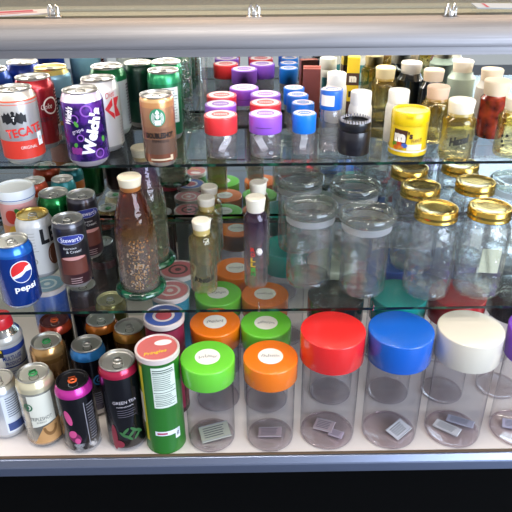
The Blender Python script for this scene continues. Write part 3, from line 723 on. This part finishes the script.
# --- round jars with heavy glass lids
def clamp_jar(label, px, py, h=.154):
    t = thing('round_glass_jar', label, 'jar', foot(px, py, Z_MID, h), 'round jars with glass lids')
    g = glass('#f2f5f3', '#94a09c', .02, 1.0, .4, haze=.02, pw=3.2)
    r = .041
    prof = [(0, .006), (r*.6, .004), (r*.9, .0005), (r*.97, .002), (r, .010), (r, h - .034), (r*.97, h - .026), (r*.99, h - .016)]
    link('glass_body', vessel(prof, .003, .009), g, t)
    heavy_base(t, r)
    lidg = glass('#c9d2ca', '#74857a', .03, .9, .05, haze=.07, pw=4)
    R_ = .0480
    pr = [(R_*.84, h - .030), (R_*.86, h - .020), (R_*.90, h - .016), (R_, h - .014), (R_*1.02, h - .010), (R_*1.01, h - .005), (R_*.96, h - .001), (R_*.90, h), (R_*.84, h - .002), (R_*.80, h - .0055), (R_*.5, h - .0065), (0, h - .0065)]
    ld = link('glass_lid', lathe(pr, 64, sharp=60), lidg, t)
    link('lid_rim', lathe([(R_*.90, h - .0005), (R_*.955, h - .0015), (R_*.99, h - .006), (R_*1.0, h - .012), (R_*.96, h - .0135), (R_*.93, h - .012), (R_*.945, h - .006)], 64), glass('#a9b8a4', '#5e6d58', .02, 1.0, .2, haze=.05, pw=2.4), ld)
    link('sealing_ring', lathe([(R_*.875, h - .030), (R_*.885, h - .0300), (R_*.895, h - .019), (R_*.875, h - .018)], 64), glass('#dcdfe0', '#b8bcbc', .3, .9, haze=.55), ld)
    return t
clamp_jar('round clear glass jar with a thick glass lid, nearest one, beside the gold lids', 368, 211)
clamp_jar('round clear glass jar with a thick glass lid, front one next to the purple-topped bottle', 311, 203.5)
clamp_jar('round clear glass jar with a thick glass lid, rear one on the right', 356, 183)
clamp_jar('round clear glass jar with a thick glass lid, rear one on the left', 300, 175.5)
tr = clamp_jar('round clear glass jar with a glass lid at the right edge behind the gold lids', 517, 178)

# --- mason jars
def mason(label, px, py, h=.163):
    t = thing('mason_jar', label, 'jar', foot(px, py, Z_MID, h), 'mason jars with gold lids')
    g = glass('#f0f4f5', '#8f9aa4', .02, 1.0, .8, haze=.02, pw=3.2)
    n = 64; prof = [(0, .006), (.020, .005), (.030, .002), (.036, 0), (.041, .002), (.0435, .008), (.0438, .020), (.0434, .100), (.0425, .115), (.039, .128), (.034, .136), (.0325, .140), (.0335, .1435), (.0325, .147), (.0335, .150), (.0322, h - .006)]
    me = vessel(prof, .003, .008, n)
    for v in me.vertices:                       # softly squared body
        a = math.atan2(v.co.y, v.co.x); k = max(0, min(1, (.128 - v.co.z) / .03)) * max(0, min(1, v.co.z / .012))
        s = 1 + .055 * k * math.cos(4 * (a + math.pi / 4)) * -1 * -1
        v.co.x *= s; v.co.y *= s
    link('glass_body', me, g, t)
    heavy_base(t, .0405)
    bd = [(.0345, h - .019), (.0362, h - .0188), (.0362, h - .0165), (.0350, h - .0150), (.0350, h - .0120), (.0358, h - .0105), (.0358, h - .0080), (.0352, h - .0070), (.0355, h - .0012), (.0345, h), (.0315, h), (.0308, h - .001)]
    link('gold_band', lathe(bd, 64, sharp=60), metal('#c9a852', .25), t)
    link('lid_disc', lathe([(.0312, h - .0010), (.029, h - .0016), (.0275, h - .0004), (.026, h - .0012), (.012, h - .0014), (0, h - .0014)], 64), metal('#cfb468', .22, .18), t)
    # raised oval mark on the glass
    wrap([ring2d(0, .070, .016, .0172, 40, sy=.62)] + [text2d('Mason', .024, .009, cx=0, cy=.070, shear=.2)], .0452, glass('#e3e8ea', '#98a4aa', .02, .9), 'embossed_mark', t, 0, .0003)
    return t
mason('gold-lidded mason jar, nearest of the left column', 437, 207)
mason('gold-lidded mason jar with a paper card inside, nearest of the right column', 490.5, 206)
mason('gold-lidded mason jar, second of the left column', 421, 185)
mason('gold-lidded mason jar, second of the right column', 476, 181)
mason('gold-lidded mason jar, farthest of the left column', 410, 167)
mason('gold-lidded mason jar, farthest of the right column', 461, 163)
p = at(487, 282, Z_MID)
o = thing('paper_card', 'pale cream paper card standing inside the nearest right-hand mason jar', 'card', (p.x, p.y + .006, Z_MID + .012)); o.rotation_euler = (R(-12), R(10), R(10))
link('card_sheet', box(.040, .0008, .045, .0002, (0, 0, .026)), plastic('#dcdcb8', .6), o)

# ================================================================== UPPER SHELF
CT = 'drink cans on the upper shelf'
def art_tecate(t, r):
    K, RD = plastic('#16161a', .4), plastic('#d8322c', .35)
    wrap([rect2d(0, .026, r * 6.2, .030)], r, plastic('#d63a2a', .35), 'red_band', t, 0, .0002)
    text(t, r, RD, 'TECATE', .056, .060, .0145, rot=7, bold=.03, ang=2)
    text(t, r, plastic('#f3e9e0', .4), 'ORIGINAL', .030, .026, .005, ang=6, off=.0009)
    # spread-winged bird emblem
    wing = lambda s: [poly2d([(s*.001, .074), (s*.006, .088), (s*.010, .084), (s*.013, .0875), (s*.016, .082), (s*.0195, .083), (s*.019, .070), (s*.014, .072), (s*.012, .068), (s*.007, .0705)][::s])]
    wrap(wing(1) + wing(-1) + [ell2d(0, .076, .0045, .0085), ell2d(0, .0865, .0028, .003)], r, K, 'bird_emblem', t, -22, .0005)
    text(t, r, plastic('#eeeeee', .4), 'T', .0765, .005, .007, ang=-22, off=.0009)
    wrap([rect2d(.022, .040, .0100, .022, 3)], r, plastic('#f4f4f2', .5), 'price_sticker', t, 5, .0012)
    text(t, r, plastic('#8a8a8a', .5), '8', .041, .0035, .006, ang=5, x=.022, off=.0015)
    wrap([rect2d(0, .104, r * 6.2, .0022), rect2d(0, .099, r * 6.2, .001)], r * .993, plastic('#d8542e', .4), 'red_line', t, 0, .0006)
can('silver and red beer can with a black bird emblem on the upper shelf', 12.5, 87, Z_TOP, .120, .0331, bands([(0, '#b4b4b2'), (.010, '#c9c7c4'), (.103, '#d8cfc2')], .28, .55), art=art_tecate, face=8, group=CT)
def art_coke(t, r):
    W = plastic('#efe6e0', .4)
    wrap([ring2d(.012, .075, .012, .0145, 36)], r, W, 'round_badge', t, 20, .0004)
    text(t, r, W, 'Coke', .075, .020, .009, ang=26, shear=.3)
    wrap(lines2d(.034, .098, .016, 12, .0055, .0012, 3) , r, W, 'small_print', t, 22, .0005)
    wrap([rect2d(.034, .030, .018, .018)], r, plastic('#e9e9e6', .4), 'barcode_panel', t, 14, .0005)
    wrap([rect2d(.0275 + k * .0018, .030, .0007, .014) for k in range(8)], r, BLACK, 'barcode', t, 14, .0009)
    text(t, r, plastic('#1a1416', .4), 'ZERO', .054, .024, .007, ang=20, name='black_lettering')
can('dark red cola can with a white ring badge, behind the silver and red beer can', 32, 76, Z_TOP, .121, .0331, bands([(0, '#999999'), (.010, '#9c1f28'), (.10, '#b32630')], .25, .5), art=art_coke, group=CT)
def art_bud(t, r):
    text(t, r, plastic('#17202c', .4), 'BRW', .062, .050, .022, ang=22, bold=.02)
    wrap([rect2d(0, .026, .16, .008)], r, plastic('#c8a648', .4), 'gold_line', t, 0, .0003)
can('pale blue can with a golden shoulder and dark letters, third behind the beer can', 50, 66.5, Z_TOP, .121, .0331, bands([(0, '#999999'), (.010, '#6f9fb6'), (.05, '#7fadc4'), (.109, '#d9c26a')], .3, .35), lid=metal('#d9c68a', .35), art=art_bud, group=CT)
can('royal blue can cut off by the left edge of the upper shelf', -10, 69, Z_TOP, .121, .0331, bands([(0, '#999999'), (.010, '#1f4fae')], .3, .4), group=CT)
can('deep blue can behind the row of beer cans at the back left', 22, 61, Z_TOP, .121, .0331, bands([(0, '#999999'), (.010, '#17338a')], .3, .4), group=CT)
def art_grape(t, r):
    W = plastic('#f4eef6', .35)
    text(t, r, W, "Welch's", .058, .078, .0200, ang=16, rot=72, bold=.06)
    text(t, r, plastic('#d9c8ea', .4), 'grape', .060, .020, .006, ang=-22, rot=18, name='small_lettering')
    text(t, r, W, "Welch's", .085, .030, .012, ang=-44, rot=74, bold=.05)
    wrap([ell2d(-.004 + .006 * (k % 3) - .006, .026 + .005 * (k // 3), .0036, .0036) for k in range(6)], r, plastic('#8a2f86', .3), 'grapes', t, -26, .0005)
    wrap([ell2d(-.014, .072, .003, .005, rot=30), ell2d(-.019, .038, .003, .004, rot=-30), ell2d(.027, .044, .003, .005)], r, plastic('#4f9c3a', .4), 'leaves', t, 0, .0006)
    wrap([ring2d(.004, .092, .007, .0095), ring2d(-.016, .080, .005, .007), ring2d(.018, .022, .006, .008), ring2d(-.010, .050, .004, .006)], r, plastic('#8a50b4', .35), 'splash_pattern', t, 0, .0003)
can('purple grape soda can with large white sideways lettering on the upper shelf', 80, 88.5, Z_TOP, .120, .0331, bands([(0, '#b0a8b0'), (.010, '#3b1a6c'), (.104, '#cfc4da')], .25, .35, mottle=('#20104e', '#5a2590', 55, .011, .104)), art=art_grape, group=CT)
def art_diet(t, r):
    wrap([poly2d([(-.004, .075), (.010, .092), (.010, .080), (.003, .073), (.012, .066), (.012, .056)]), poly2d([(.013, .092), (.026, .092), (.018, .078), (.026, .060), (.013, .060)])], r, plastic('#c92a33', .35), 'red_chevrons', t, 16, .0005)
    text(t, r, plastic('#c92a33', .35), 'Diet', .098, .018, .009, ang=28, shear=.4, rot=14)
    wrap(lines2d(.018, .050, .014, 8, .005, .0008, 2), r, plastic('#a9a6a6', .5), 'small_print', t, 36, .0004)
can('white and silver diet cola can with red chevrons, behind the purple can', 97.5, 77.5, Z_TOP, .121, .0331, bands([(0, '#a9a9a9'), (.010, '#dedcda')], .28, .35), art=art_diet, group=CT)
can('silver can with a green shoulder and dark side print, behind the diet cola can', 106.5, 65.5, Z_TOP, .122, .0331, bands([(0, '#a9a9a9'), (.010, '#c6c8c6'), (.098, '#17683a')], .28, .45), group=CT, art=lambda t, r: wrap(lines2d(.028, .09, .014, 14, .0055, .002, 8), r, plastic('#4a3036', .5), 'side_print', t, 24, .0004))
def art_coffee(t, r):
    W, G = plastic('#eef0ec', .35), plastic('#2e8a60', .35)
    wrap([ell2d(-.001, .082, .0125, .0140, 40)], r, G, 'green_roundel', t, 0, .0004)
    # crowned figure with wavy hair in white
    wrap([ell2d(-.001, .0835, .0030, .0040), poly2d([(-.0045, .0885), (-.003, .0875), (.001, .0875), (.0025, .0885), (.001, .092), (-.001, .0945), (-.003, .092)]),
          poly2d([(-.006, .070), (.004, .070), (.0035, .078), (-.0055, .078)])]
         + [ring2d(-.001, .081, q, q + .0009, 20, a0, a1, 1.25) for q in (.0050, .0068, .0086) for a0, a1 in ((-50, 50), (130, 230))], r, W, 'white_figure', t, 0, .0008)
    K = plastic('#1c100a', .4)
    text(t, r, K, 'DOUBLESHOT', .053, .046, .0095, ang=2, bold=.05)
    text(t, r, K, 'ESPRESSO', .044, .026, .0046, ang=2)
    text(t, r, plastic('#7a4a34', .4), 'STARBUCKS', .062, .022, .0034, ang=2, name='small_lettering')
    wrap([rect2d(0, .0135, .034, .003), rect2d(.018, .0155, .005, .009)], r, plastic('#d9c4a4', .45), 'base_print', t, 0, .0004)
can('slim copper and brown coffee can with a green and white round emblem', 156, 93, Z_TOP, .114, .0268, bands([(0, '#a29a92'), (.008, '#9c5f45'), (.022, '#8a6a58'), (.045, '#a9785a'), (.065, '#b0805e'), (.095, '#c98f5c'), (.104, '#d9b07a')], .25, .5), art=art_coffee, group=CT, neck=.93, sh=.010)
can('green can with a white nutrition panel behind the copper coffee can', 163, 69.5, Z_TOP, .121, .0290, bands([(0, '#999999'), (.010, '#157a4c'), (.10, '#1f9a62')], .28, .45), group=CT, neck=.9, art=lambda t, r: (wrap([rect2d(.008, .064, .030, .062)], r, plastic('#dfe8e2', .45), 'nutrition_panel', t, 4, .0003), wrap(lines2d(.008, .090, .026, 11, .005, .001, 2), r, plastic('#4a5a52', .5), 'small_print', t, 4, .0007)))
can('green can farthest back, only its top showing below the rail', 166, 61, Z_TOP, .122, .0290, bands([(0, '#999999'), (.010, '#157a4c'), (.10, '#1f9a62')], .28, .45), group=CT, neck=.9)
can('dark green can standing behind the diet cola can at the back', 138, 62, Z_TOP, .118, .028, bands([(0, '#777777'), (.010, '#1c4a3a'), (.05, '#123a30')], .3, .4), group=CT, neck=.9)

# --- clear standing glass tubes near the back
def glass_tube(label, px, py, r, h, fleck):
    t = thing('glass_tube', label, 'glass tube', foot(px, py, Z_TOP), 'clear glass tubes at the back of the upper shelf')
    link('tube_wall', vessel([(0, .003), (r*1.5, .003), (r*1.6, 0), (r*1.6, .004), (r*1.05, .008), (r, .014), (r, h - .004), (r*1.08, h - .002), (r*1.02, h)], .002, .006, 32), glass('#eef4f0', '#6f8f80', .03, .7), t)
    if fleck:
        rr = random.Random(int(px)); bm = bmesh.new()
        for _ in range(120):
            a = rr.uniform(0, 6.283); z = rr.uniform(.02, h - .02); q = r * .7 * math.sqrt(rr.random())
            bmesh.ops.create_icosphere(bm, subdivisions=1, radius=rr.uniform(.0012, .0024), matrix=Matrix.Translation((q * math.cos(a), q * math.sin(a), z)))
        me = bpy.data.meshes.new('m'); bm.to_mesh(me); bm.free(); o = link('pebble_filling', me, plastic(fleck, .35, coat=.4), t); o['kind'] = 'stuff'
glass_tube('clear glass tube filled with grey pebbles behind the copper coffee can', 189, 132, .0125, .145, '#5f6f66')
glass_tube('slim empty glass tube right of the pebble-filled one', 205, 128, .0095, .14, None)

# --- little jars with red, purple and blue lids
LR, LP, LB = '#e8383c', '#9a5ad6', '#1478de'
def mini(label, px, py, col, r=.0275, h=.069, hl=.029, grp='small jars with coloured lids', tag_=False):
    t = thing('small_lidded_jar', label, 'jar', foot(px, py, Z_TOP, h), grp)
    rb = r * .95
    link('glass_body', vessel([(0, .003), (rb*.8, .001), (rb*.95, 0), (rb, .004), (rb, h - hl - .002), (rb*.93, h - hl + .004)], .002, .004, 40), glass('#f5f0f2', '#b0a6b0', .04, 1.0, .3, haze=.05, pw=2.6), t)
    heavy_base(t, rb, '#d9d2d6')
    ld = link('coloured_lid', lid_mesh(r, h - hl, h, .0016, 44), plastic(col, .3, coat=.4), t)
    flat([ring2d(0, 0, r*.55, r*.85, 30)] , h, plastic('#f0dfe2', .4), 'printed_top_ring', ld, .0003)
    text2 = flat([rect2d(-r*.35 + k * r*.14, 0, r*.06, r*.3, 12) for k in range(6)], h, plastic('#f4e8ea', .4), 'printed_top_marks', ld, .0003)
    wrap([rect2d(.001, h - hl * .60, r*1.0, .0007)], r, plastic('#3a2a50', .5), 'seam_line', ld, -8, .0004) if col == LP else None
    if tag_: wrap([rect2d(-.004, h - hl * .5, r*1.3, hl*.55)], r, plastic('#e9e7e2', .5), 'white_label', ld, -10, .0005)
    return t
m1 = mini('small jar with a red lid, nearest of the left column', 220.5, 114.5, LR)
mini('small jar with a purple lid behind the nearest red one', 220.5, 104, LP)
mini('small jar with a red lid, third of the left column', 221.5, 95, LR)
mini('small jar with a purple lid set back between the two lid columns', 244, 87.5, LP)
m2 = mini('small jar with a purple lid, nearest of the second column', 265.5, 113.5, LP)
mini('small jar with a red lid behind the nearest purple one', 265.5, 102.5, LR)
mini('small jar with a purple lid, third of the second column', 265.5, 94, LP)
BL = dict(r=.0198, h=.069, hl=.031, grp='narrow jars with blue lids')
m3 = mini('narrow jar with a blue lid, nearest of its column', 304.5, 113, LB, **BL)
mini('narrow jar with a blue lid, second of its column', 303, 102.5, LB, **BL)
mini('narrow jar with a blue lid, third of its column', 297.5, 94.5, LB, **BL)
mini('narrow jar with a blue lid, fourth of its column', 294, 87.5, LB, **BL)
mini('taller narrow jar with a blue lid and a white label beside the black jar', 332, 89, '#1a62c0', r=.0185, h=.104, hl=.032, grp='narrow jars with blue lids', tag_=True)
def slip(label, j, col, rot, h=.036, w=.012):
    o = thing('paper_slip', label, 'paper slip', (j.location[0], j.location[1] - .002, Z_TOP + .005)); o.rotation_euler = (R(-14), R(rot), R(8))
    vs, fs = [], []
    for k in range(9):
        z = h * k / 8; y = .004 * math.sin(k * .8); vs += [(-w/2, y, z), (w/2, y + .002, z), (w/2, y + .0025, z), (-w/2, y + .0005, z)]
    for k in range(8):
        for q in range(4): fs.append((4*k + q, 4*k + (q+1) % 4, 4*k + 4 + (q+1) % 4, 4*k + 4 + q))
    fs += [(3, 2, 1, 0), (32, 33, 34, 35)]
    me = bpy.data.meshes.new('m'); me.from_pydata(vs, [], fs); me.update(); link('curled_strip', me, plastic(col, .6), o)
slip('curled white paper slip inside the nearest red-lidded small jar', m1, '#f6f2f0', 28, .030)
slip('curled paper slip inside the nearest purple-lidded small jar', m2, '#e4e0de', -28, .030)
slip('grey printed paper slip inside the nearest blue-lidded narrow jar', m3, '#cfcfcd', 4, .028)

# --- black jar, white bottles, sweets tub
def black_jar():
    h = .056; r = .0268
    t = thing('black_grinder_jar', 'black ribbed jar with a toothed top rim standing before a white bottle', 'jar', foot(355.5, 119.5, Z_TOP, h))
    link('jar_body', lathe([(0, .002), (r*.9, .001), (r*.97, 0), (r, .002), (r, .0385), (r*.985, .0395), (0, .0395)], 56), plastic('#15131a', .3, coat=.4), t)
    ld = link('jar_lid', lathe([(r*.98, .0402), (r*1.0, .041), (r*1.0, .0525), (r*.98, .0545), (r*.80, .0545), (r*.79, .051), (0, .051)], 56), plastic('#0e0d12', .28, coat=.4), t)
    bm = bmesh.new()
    for k in range(30):
        a = 2 * math.pi * k / 30
        bmesh.ops.create_cone(bm, cap_ends=True, segments=6, radius1=.0022, radius2=.0009, depth=.005, matrix=Matrix.Translation((r*.90 * math.cos(a), r*.90 * math.sin(a), .0565)))
    me = bpy.data.meshes.new('m'); bm.to_mesh(me); bm.free(); link('rim_teeth', me, plastic('#8f8c92', .3), ld)
black_jar()
def pill_bottle(label, px, py, h=.090, r=.0205):
    t = thing('white_bottle', label, 'bottle', foot(px, py, Z_TOP, h), 'white plastic bottles')
    link('bottle_body', lathe([(0, .002), (r*.85, .001), (r*.95, 0), (r, .004), (r, h - .032), (r*.93, h - .024), (r*.80, h - .020)], 44), plastic('#efece4', .4), t)
    bm = lathe([(r*.84, h - .021), (r*.88, h - .0205), (r*.88, h - .0015), (r*.84, h), (0, h)], 44)
    link('bottle_cap', bm, plastic('#f6f3ea', .35), t)
    wrap([rect2d(0, (h - .03) * .52, .034, (h - .03) * .75)], r, plastic('#3f8f9a', .4), 'blue_label', t, 180, .0004)
    wrap([rect2d(0, (h - .03) * .45, .018, .020)], r, plastic('#cfe0e0', .4), 'pale_picture', t, 180, .0008)
    return t
pill_bottle('white plastic bottle with a white cap directly behind the black jar', 361.5, 91.5)
pill_bottle('white plastic bottle with a white cap behind the yellow sweets tub', 399.5, 90)
pill_bottle('white plastic bottle with a blue label far back near the mirror', 337, 73, .092)
def sweets():
    h = .074; r = .0318
    t = thing('sweets_tub', 'yellow sweets tub with a flip lid and a brown m on its label', 'tub', foot(411.5, 109, Z_TOP, h), None, 0)
    prof = [(0, .002), (r*.92, .001), (r, .002), (r*1.01, .006), (r*.96, .010), (r*.96, .050), (r*.96, h - .022)]
    link('tub_body', lathe(prof, 56), plastic('#e6c412', .38, coat=.3), t)
    ld = link('flip_lid', lathe([(r*.965, h - .022), (r*.985, h - .021), (r*.97, h - .003), (r*.92, h), (r*.86, h - .0005), (r*.80, h - .003), (0, h - .002)], 56), plastic('#ecca04', .35, coat=.3), t)
    link('lid_thumb_tab', box(.012, .006, .006, .0015, (0, -r*.95, h - .004)), plastic('#ecca04', .35), ld)
    rr = r * .965
    wrap([rect2d(0, .0105, r*6, .003)], r*1.01, plastic('#f4efdc', .4), 'white_base_band', t, 0, .0004)
    wrap([rect2d(-.014, .034, .024, .024, -3)], rr, plastic('#4a2a1c', .4), 'brown_block', t, 0, .0003)
    text(t, rr, plastic('#f6f0e4', .4), 'm', .033, .020, .015, x=-.014, bold=.12, off=.0008)
    text(t, rr, plastic('#4a2a1c', .4), "'s", .038, .008, .012, x=.0035, bold=.04)
    text(t, rr, plastic('#7a4a24', .4), 'PEANUT', .029, .018, .0065, x=.015, rot=6, name='small_lettering')
    for x, z, c in ((-.019, .0165, '#e0701c'), (-.011, .0175, '#e8902a'), (-.005, .0205, '#3f63b8'), (-.014, .0220, '#d8502a'), (-.022, .0215, '#6f9a2c')):
        wrap([ell2d(x, z, .0048, .0040)], rr, plastic(c, .3), 'sweet_picture', t, 0, .0006 + .0001 * len(c))
    wrap([rect2d(.012, .0175, .026, .010)], rr, plastic('#eee6c8', .45), 'pale_panel', t, 0, .0004)
sweets()
def mbox():
    t = thing('sweets_box', 'tall slim yellow and brown sweets box against the mirror beside the white bottle', 'box', foot(351, 117, Z_TOP)); t.location.y = 1.225
    link('carton', box(.024, .018, .115, .001, (0, 0, .0575)), bands([(0, '#4a2a1c'), (.03, '#e8c21a'), (.062, '#4a2a1c'), (.085, '#e8c21a')], .4, 0), t)
    for z in (.045, .074):
        me = text2d('m', .014, .012, bold=.08)
        for v in me.vertices: v.co = (v.co.x, -.0094, v.co.y + z)
        link('lettering', me, plastic('#1d1410' if z < .05 else '#f4ecd8', .4), t)
mbox()
t = thing('carton', 'plain maroon carton against the mirror between the blue lids and the white bottle', 'box', foot(309, 112, Z_TOP)); t.location.y = 1.225
link('carton_body', box(.034, .024, .095, .001, (0, 0, .0475)), plastic('#7d3a30', .5, noise=.05), t)
link('carton_flap', box(.034, .012, .0012, .0003, (0, .006, .0958)), plastic('#8d4438', .5), t)

# --- corked jars on the right of the upper shelf
def cork_jar(label, px, py, h, r, g, liquid=None, capc='#ecd9bd', rim='#d9b94a', style='clear', art=None, capr=None):
    t = thing('corked_jar', label, 'jar', foot(px, py, Z_TOP, h), 'corked glass jars on the upper shelf')
    cr = capr or r * .76
    ch = .024
    prof = [(0, .004), (r*.7, .002), (r*.93, 0), (r, .005), (r*1.0, h*.30), (r*.97, h - ch - .018), (r*.98, h - ch - .008), (r*.80, h - ch - .002), (r*.74, h - ch + .004)]
    if style == 'clear':
        link('glass_body', vessel(prof, .0025, .006, 44), g, t)
        link('tinted_collar', lathe([(r*.99, h - ch - .018), (r*1.01, h - ch - .012), (r*1.0, h - ch - .007), (r*.84, h - ch - .0005)], 44), glass(rim, '#b48f2c', .03, .6), t)
    else:
        link('glass_body', lathe(prof, 44), g, t)
    cork_cap(t, cr*.90, cr, h - ch - .001, h, mat=plastic(capc, .7, noise=.06))
    if art: art(t, r)
    return t
CY = glass('#f4efd6', '#a39a62', .03, 1.0, .5, haze=.05, pw=3.0, fume= [(0, '#f1ebc8'), (.03, '#f3f0dc'), (.06, '#ecd98a'), (.1, '#e3c256')])
def art_script(t, r):
    text(t, r, plastic('#33322c', .5), 'Hazel', .036, .034, .014, ang=10, rot=14, shear=.4, bold=.05)
    text(t, r, plastic('#4c4a40', .5), 'glass', .026, .018, .005, ang=18, rot=12, shear=.4, name='small_lettering')
cork_jar('clear jar with a pale cork and dark script lettering in front on the right', 462.5, 99.5, .096, .0272, CY, art=art_script, capc='#f4ead2', capr=.0212)
cork_jar('clear jar with a pinkish cork and golden collar beside the yellow tub', 439, 86, .096, .0265, CY, capc='#e9c9ae', capr=.0195)
DKG = plastic('#15191c', .12, coat=.6)
cork_jar('black glass jar with a pale cork behind the pinkish-corked jar', 434.5, 69.5, .102, .0255, DKG, capc='#ecd3b4', style='solid', capr=.0190)
cork_jar('black glass jar at the back, its top hidden by the rail', 412, 62, .106, .0260, plastic('#111519', .12, coat=.6), capc='#cfcac0', style='solid', capr=.0200)
REDG = None
rm, rn_, rl_ = new_mat('dark_red_glass'); bb = rn_['Principled BSDF']; bb.inputs['Base Color'].default_value = (*rgb('#8a2418'), 1); bb.inputs['Roughness'].default_value = .1; bb.inputs['Coat Weight'].default_value = .7
tx = rn_.new('ShaderNodeTexNoise'); tx.inputs['Scale'].default_value = 45; cc = rn_.new('ShaderNodeTexCoord'); rl_.new(cc.outputs['Object'], tx.inputs['Vector'])
rr_ = rn_.new('ShaderNodeValToRGB'); rr_.color_ramp.elements[0].position = .35; rr_.color_ramp.elements[0].color = (*rgb('#3c0f10'), 1); rr_.color_ramp.elements[1].position = .7; rr_.color_ramp.elements[1].color = (*rgb('#a83a20'), 1)
rl_.new(tx.outputs['Fac'], rr_.inputs[0]); rl_.new(rr_.outputs[0], bb.inputs['Base Color'])
cork_jar('dark red glass jar with a large pale cork on the right of the upper shelf', 498.5, 80, .100, .0255, rm, capc='#f3e2c6', style='solid', capr=.0235)
cork_jar('frosted white jar with a pale cork behind the dark red jar', 493, 69, .108, .0255, plastic('#dcd9cf', .45), capc='#f0ddc0', style='solid', capr=.0200)
cork_jar('frosted pale green jar standing between the black and the white corked jars', 464, 60.5, .112, .0262, plastic('#b4c4b4', .4, coat=.2), capc='#efe3cc', style='solid', capr=.0190)
def art_dots(t, r):
    rr = random.Random(3)
    wrap([ell2d(rr.uniform(-.03, .03), rr.uniform(.02, .05), .0022, .0024, 12) for _ in range(16)], r, BLACK, 'black_dots', t, 0, .0005)
cork_jar('clear golden jar with black dots cut off by the right edge', 520, 97, .096, .0275, CY, art=art_dots, capc='#f4ead2', capr=.0212)
cork_jar('clear golden jar farther back, between the yellow tub and the white bottle', 386, 67, .100, .0250, CY, capc='#e6cf9a', capr=.0190)

# --- shelf retaining pins at the front of the middle shelf
for px in (259, 374):
    p = at(px, 309, Z_MID)
    o = tag(link('shelf_pin', join([tube([(0, 0, -.004), (0, -.001, .004), (0, .012, .006)], .0009), lathe([(0, -.006), (.0022, -.005), (.0022, -.003), (0, -.002)], 12)]), metal('#a8a6a2', .25)), 'tiny wire clip on the middle shelf edge, %s' % ('above the lime green lids' if px < 300 else 'between the red and blue lids'), 'clip', 'wire clips on the middle shelf edge')
    o.location = (p.x, Y_MID - .002, Z_MID)
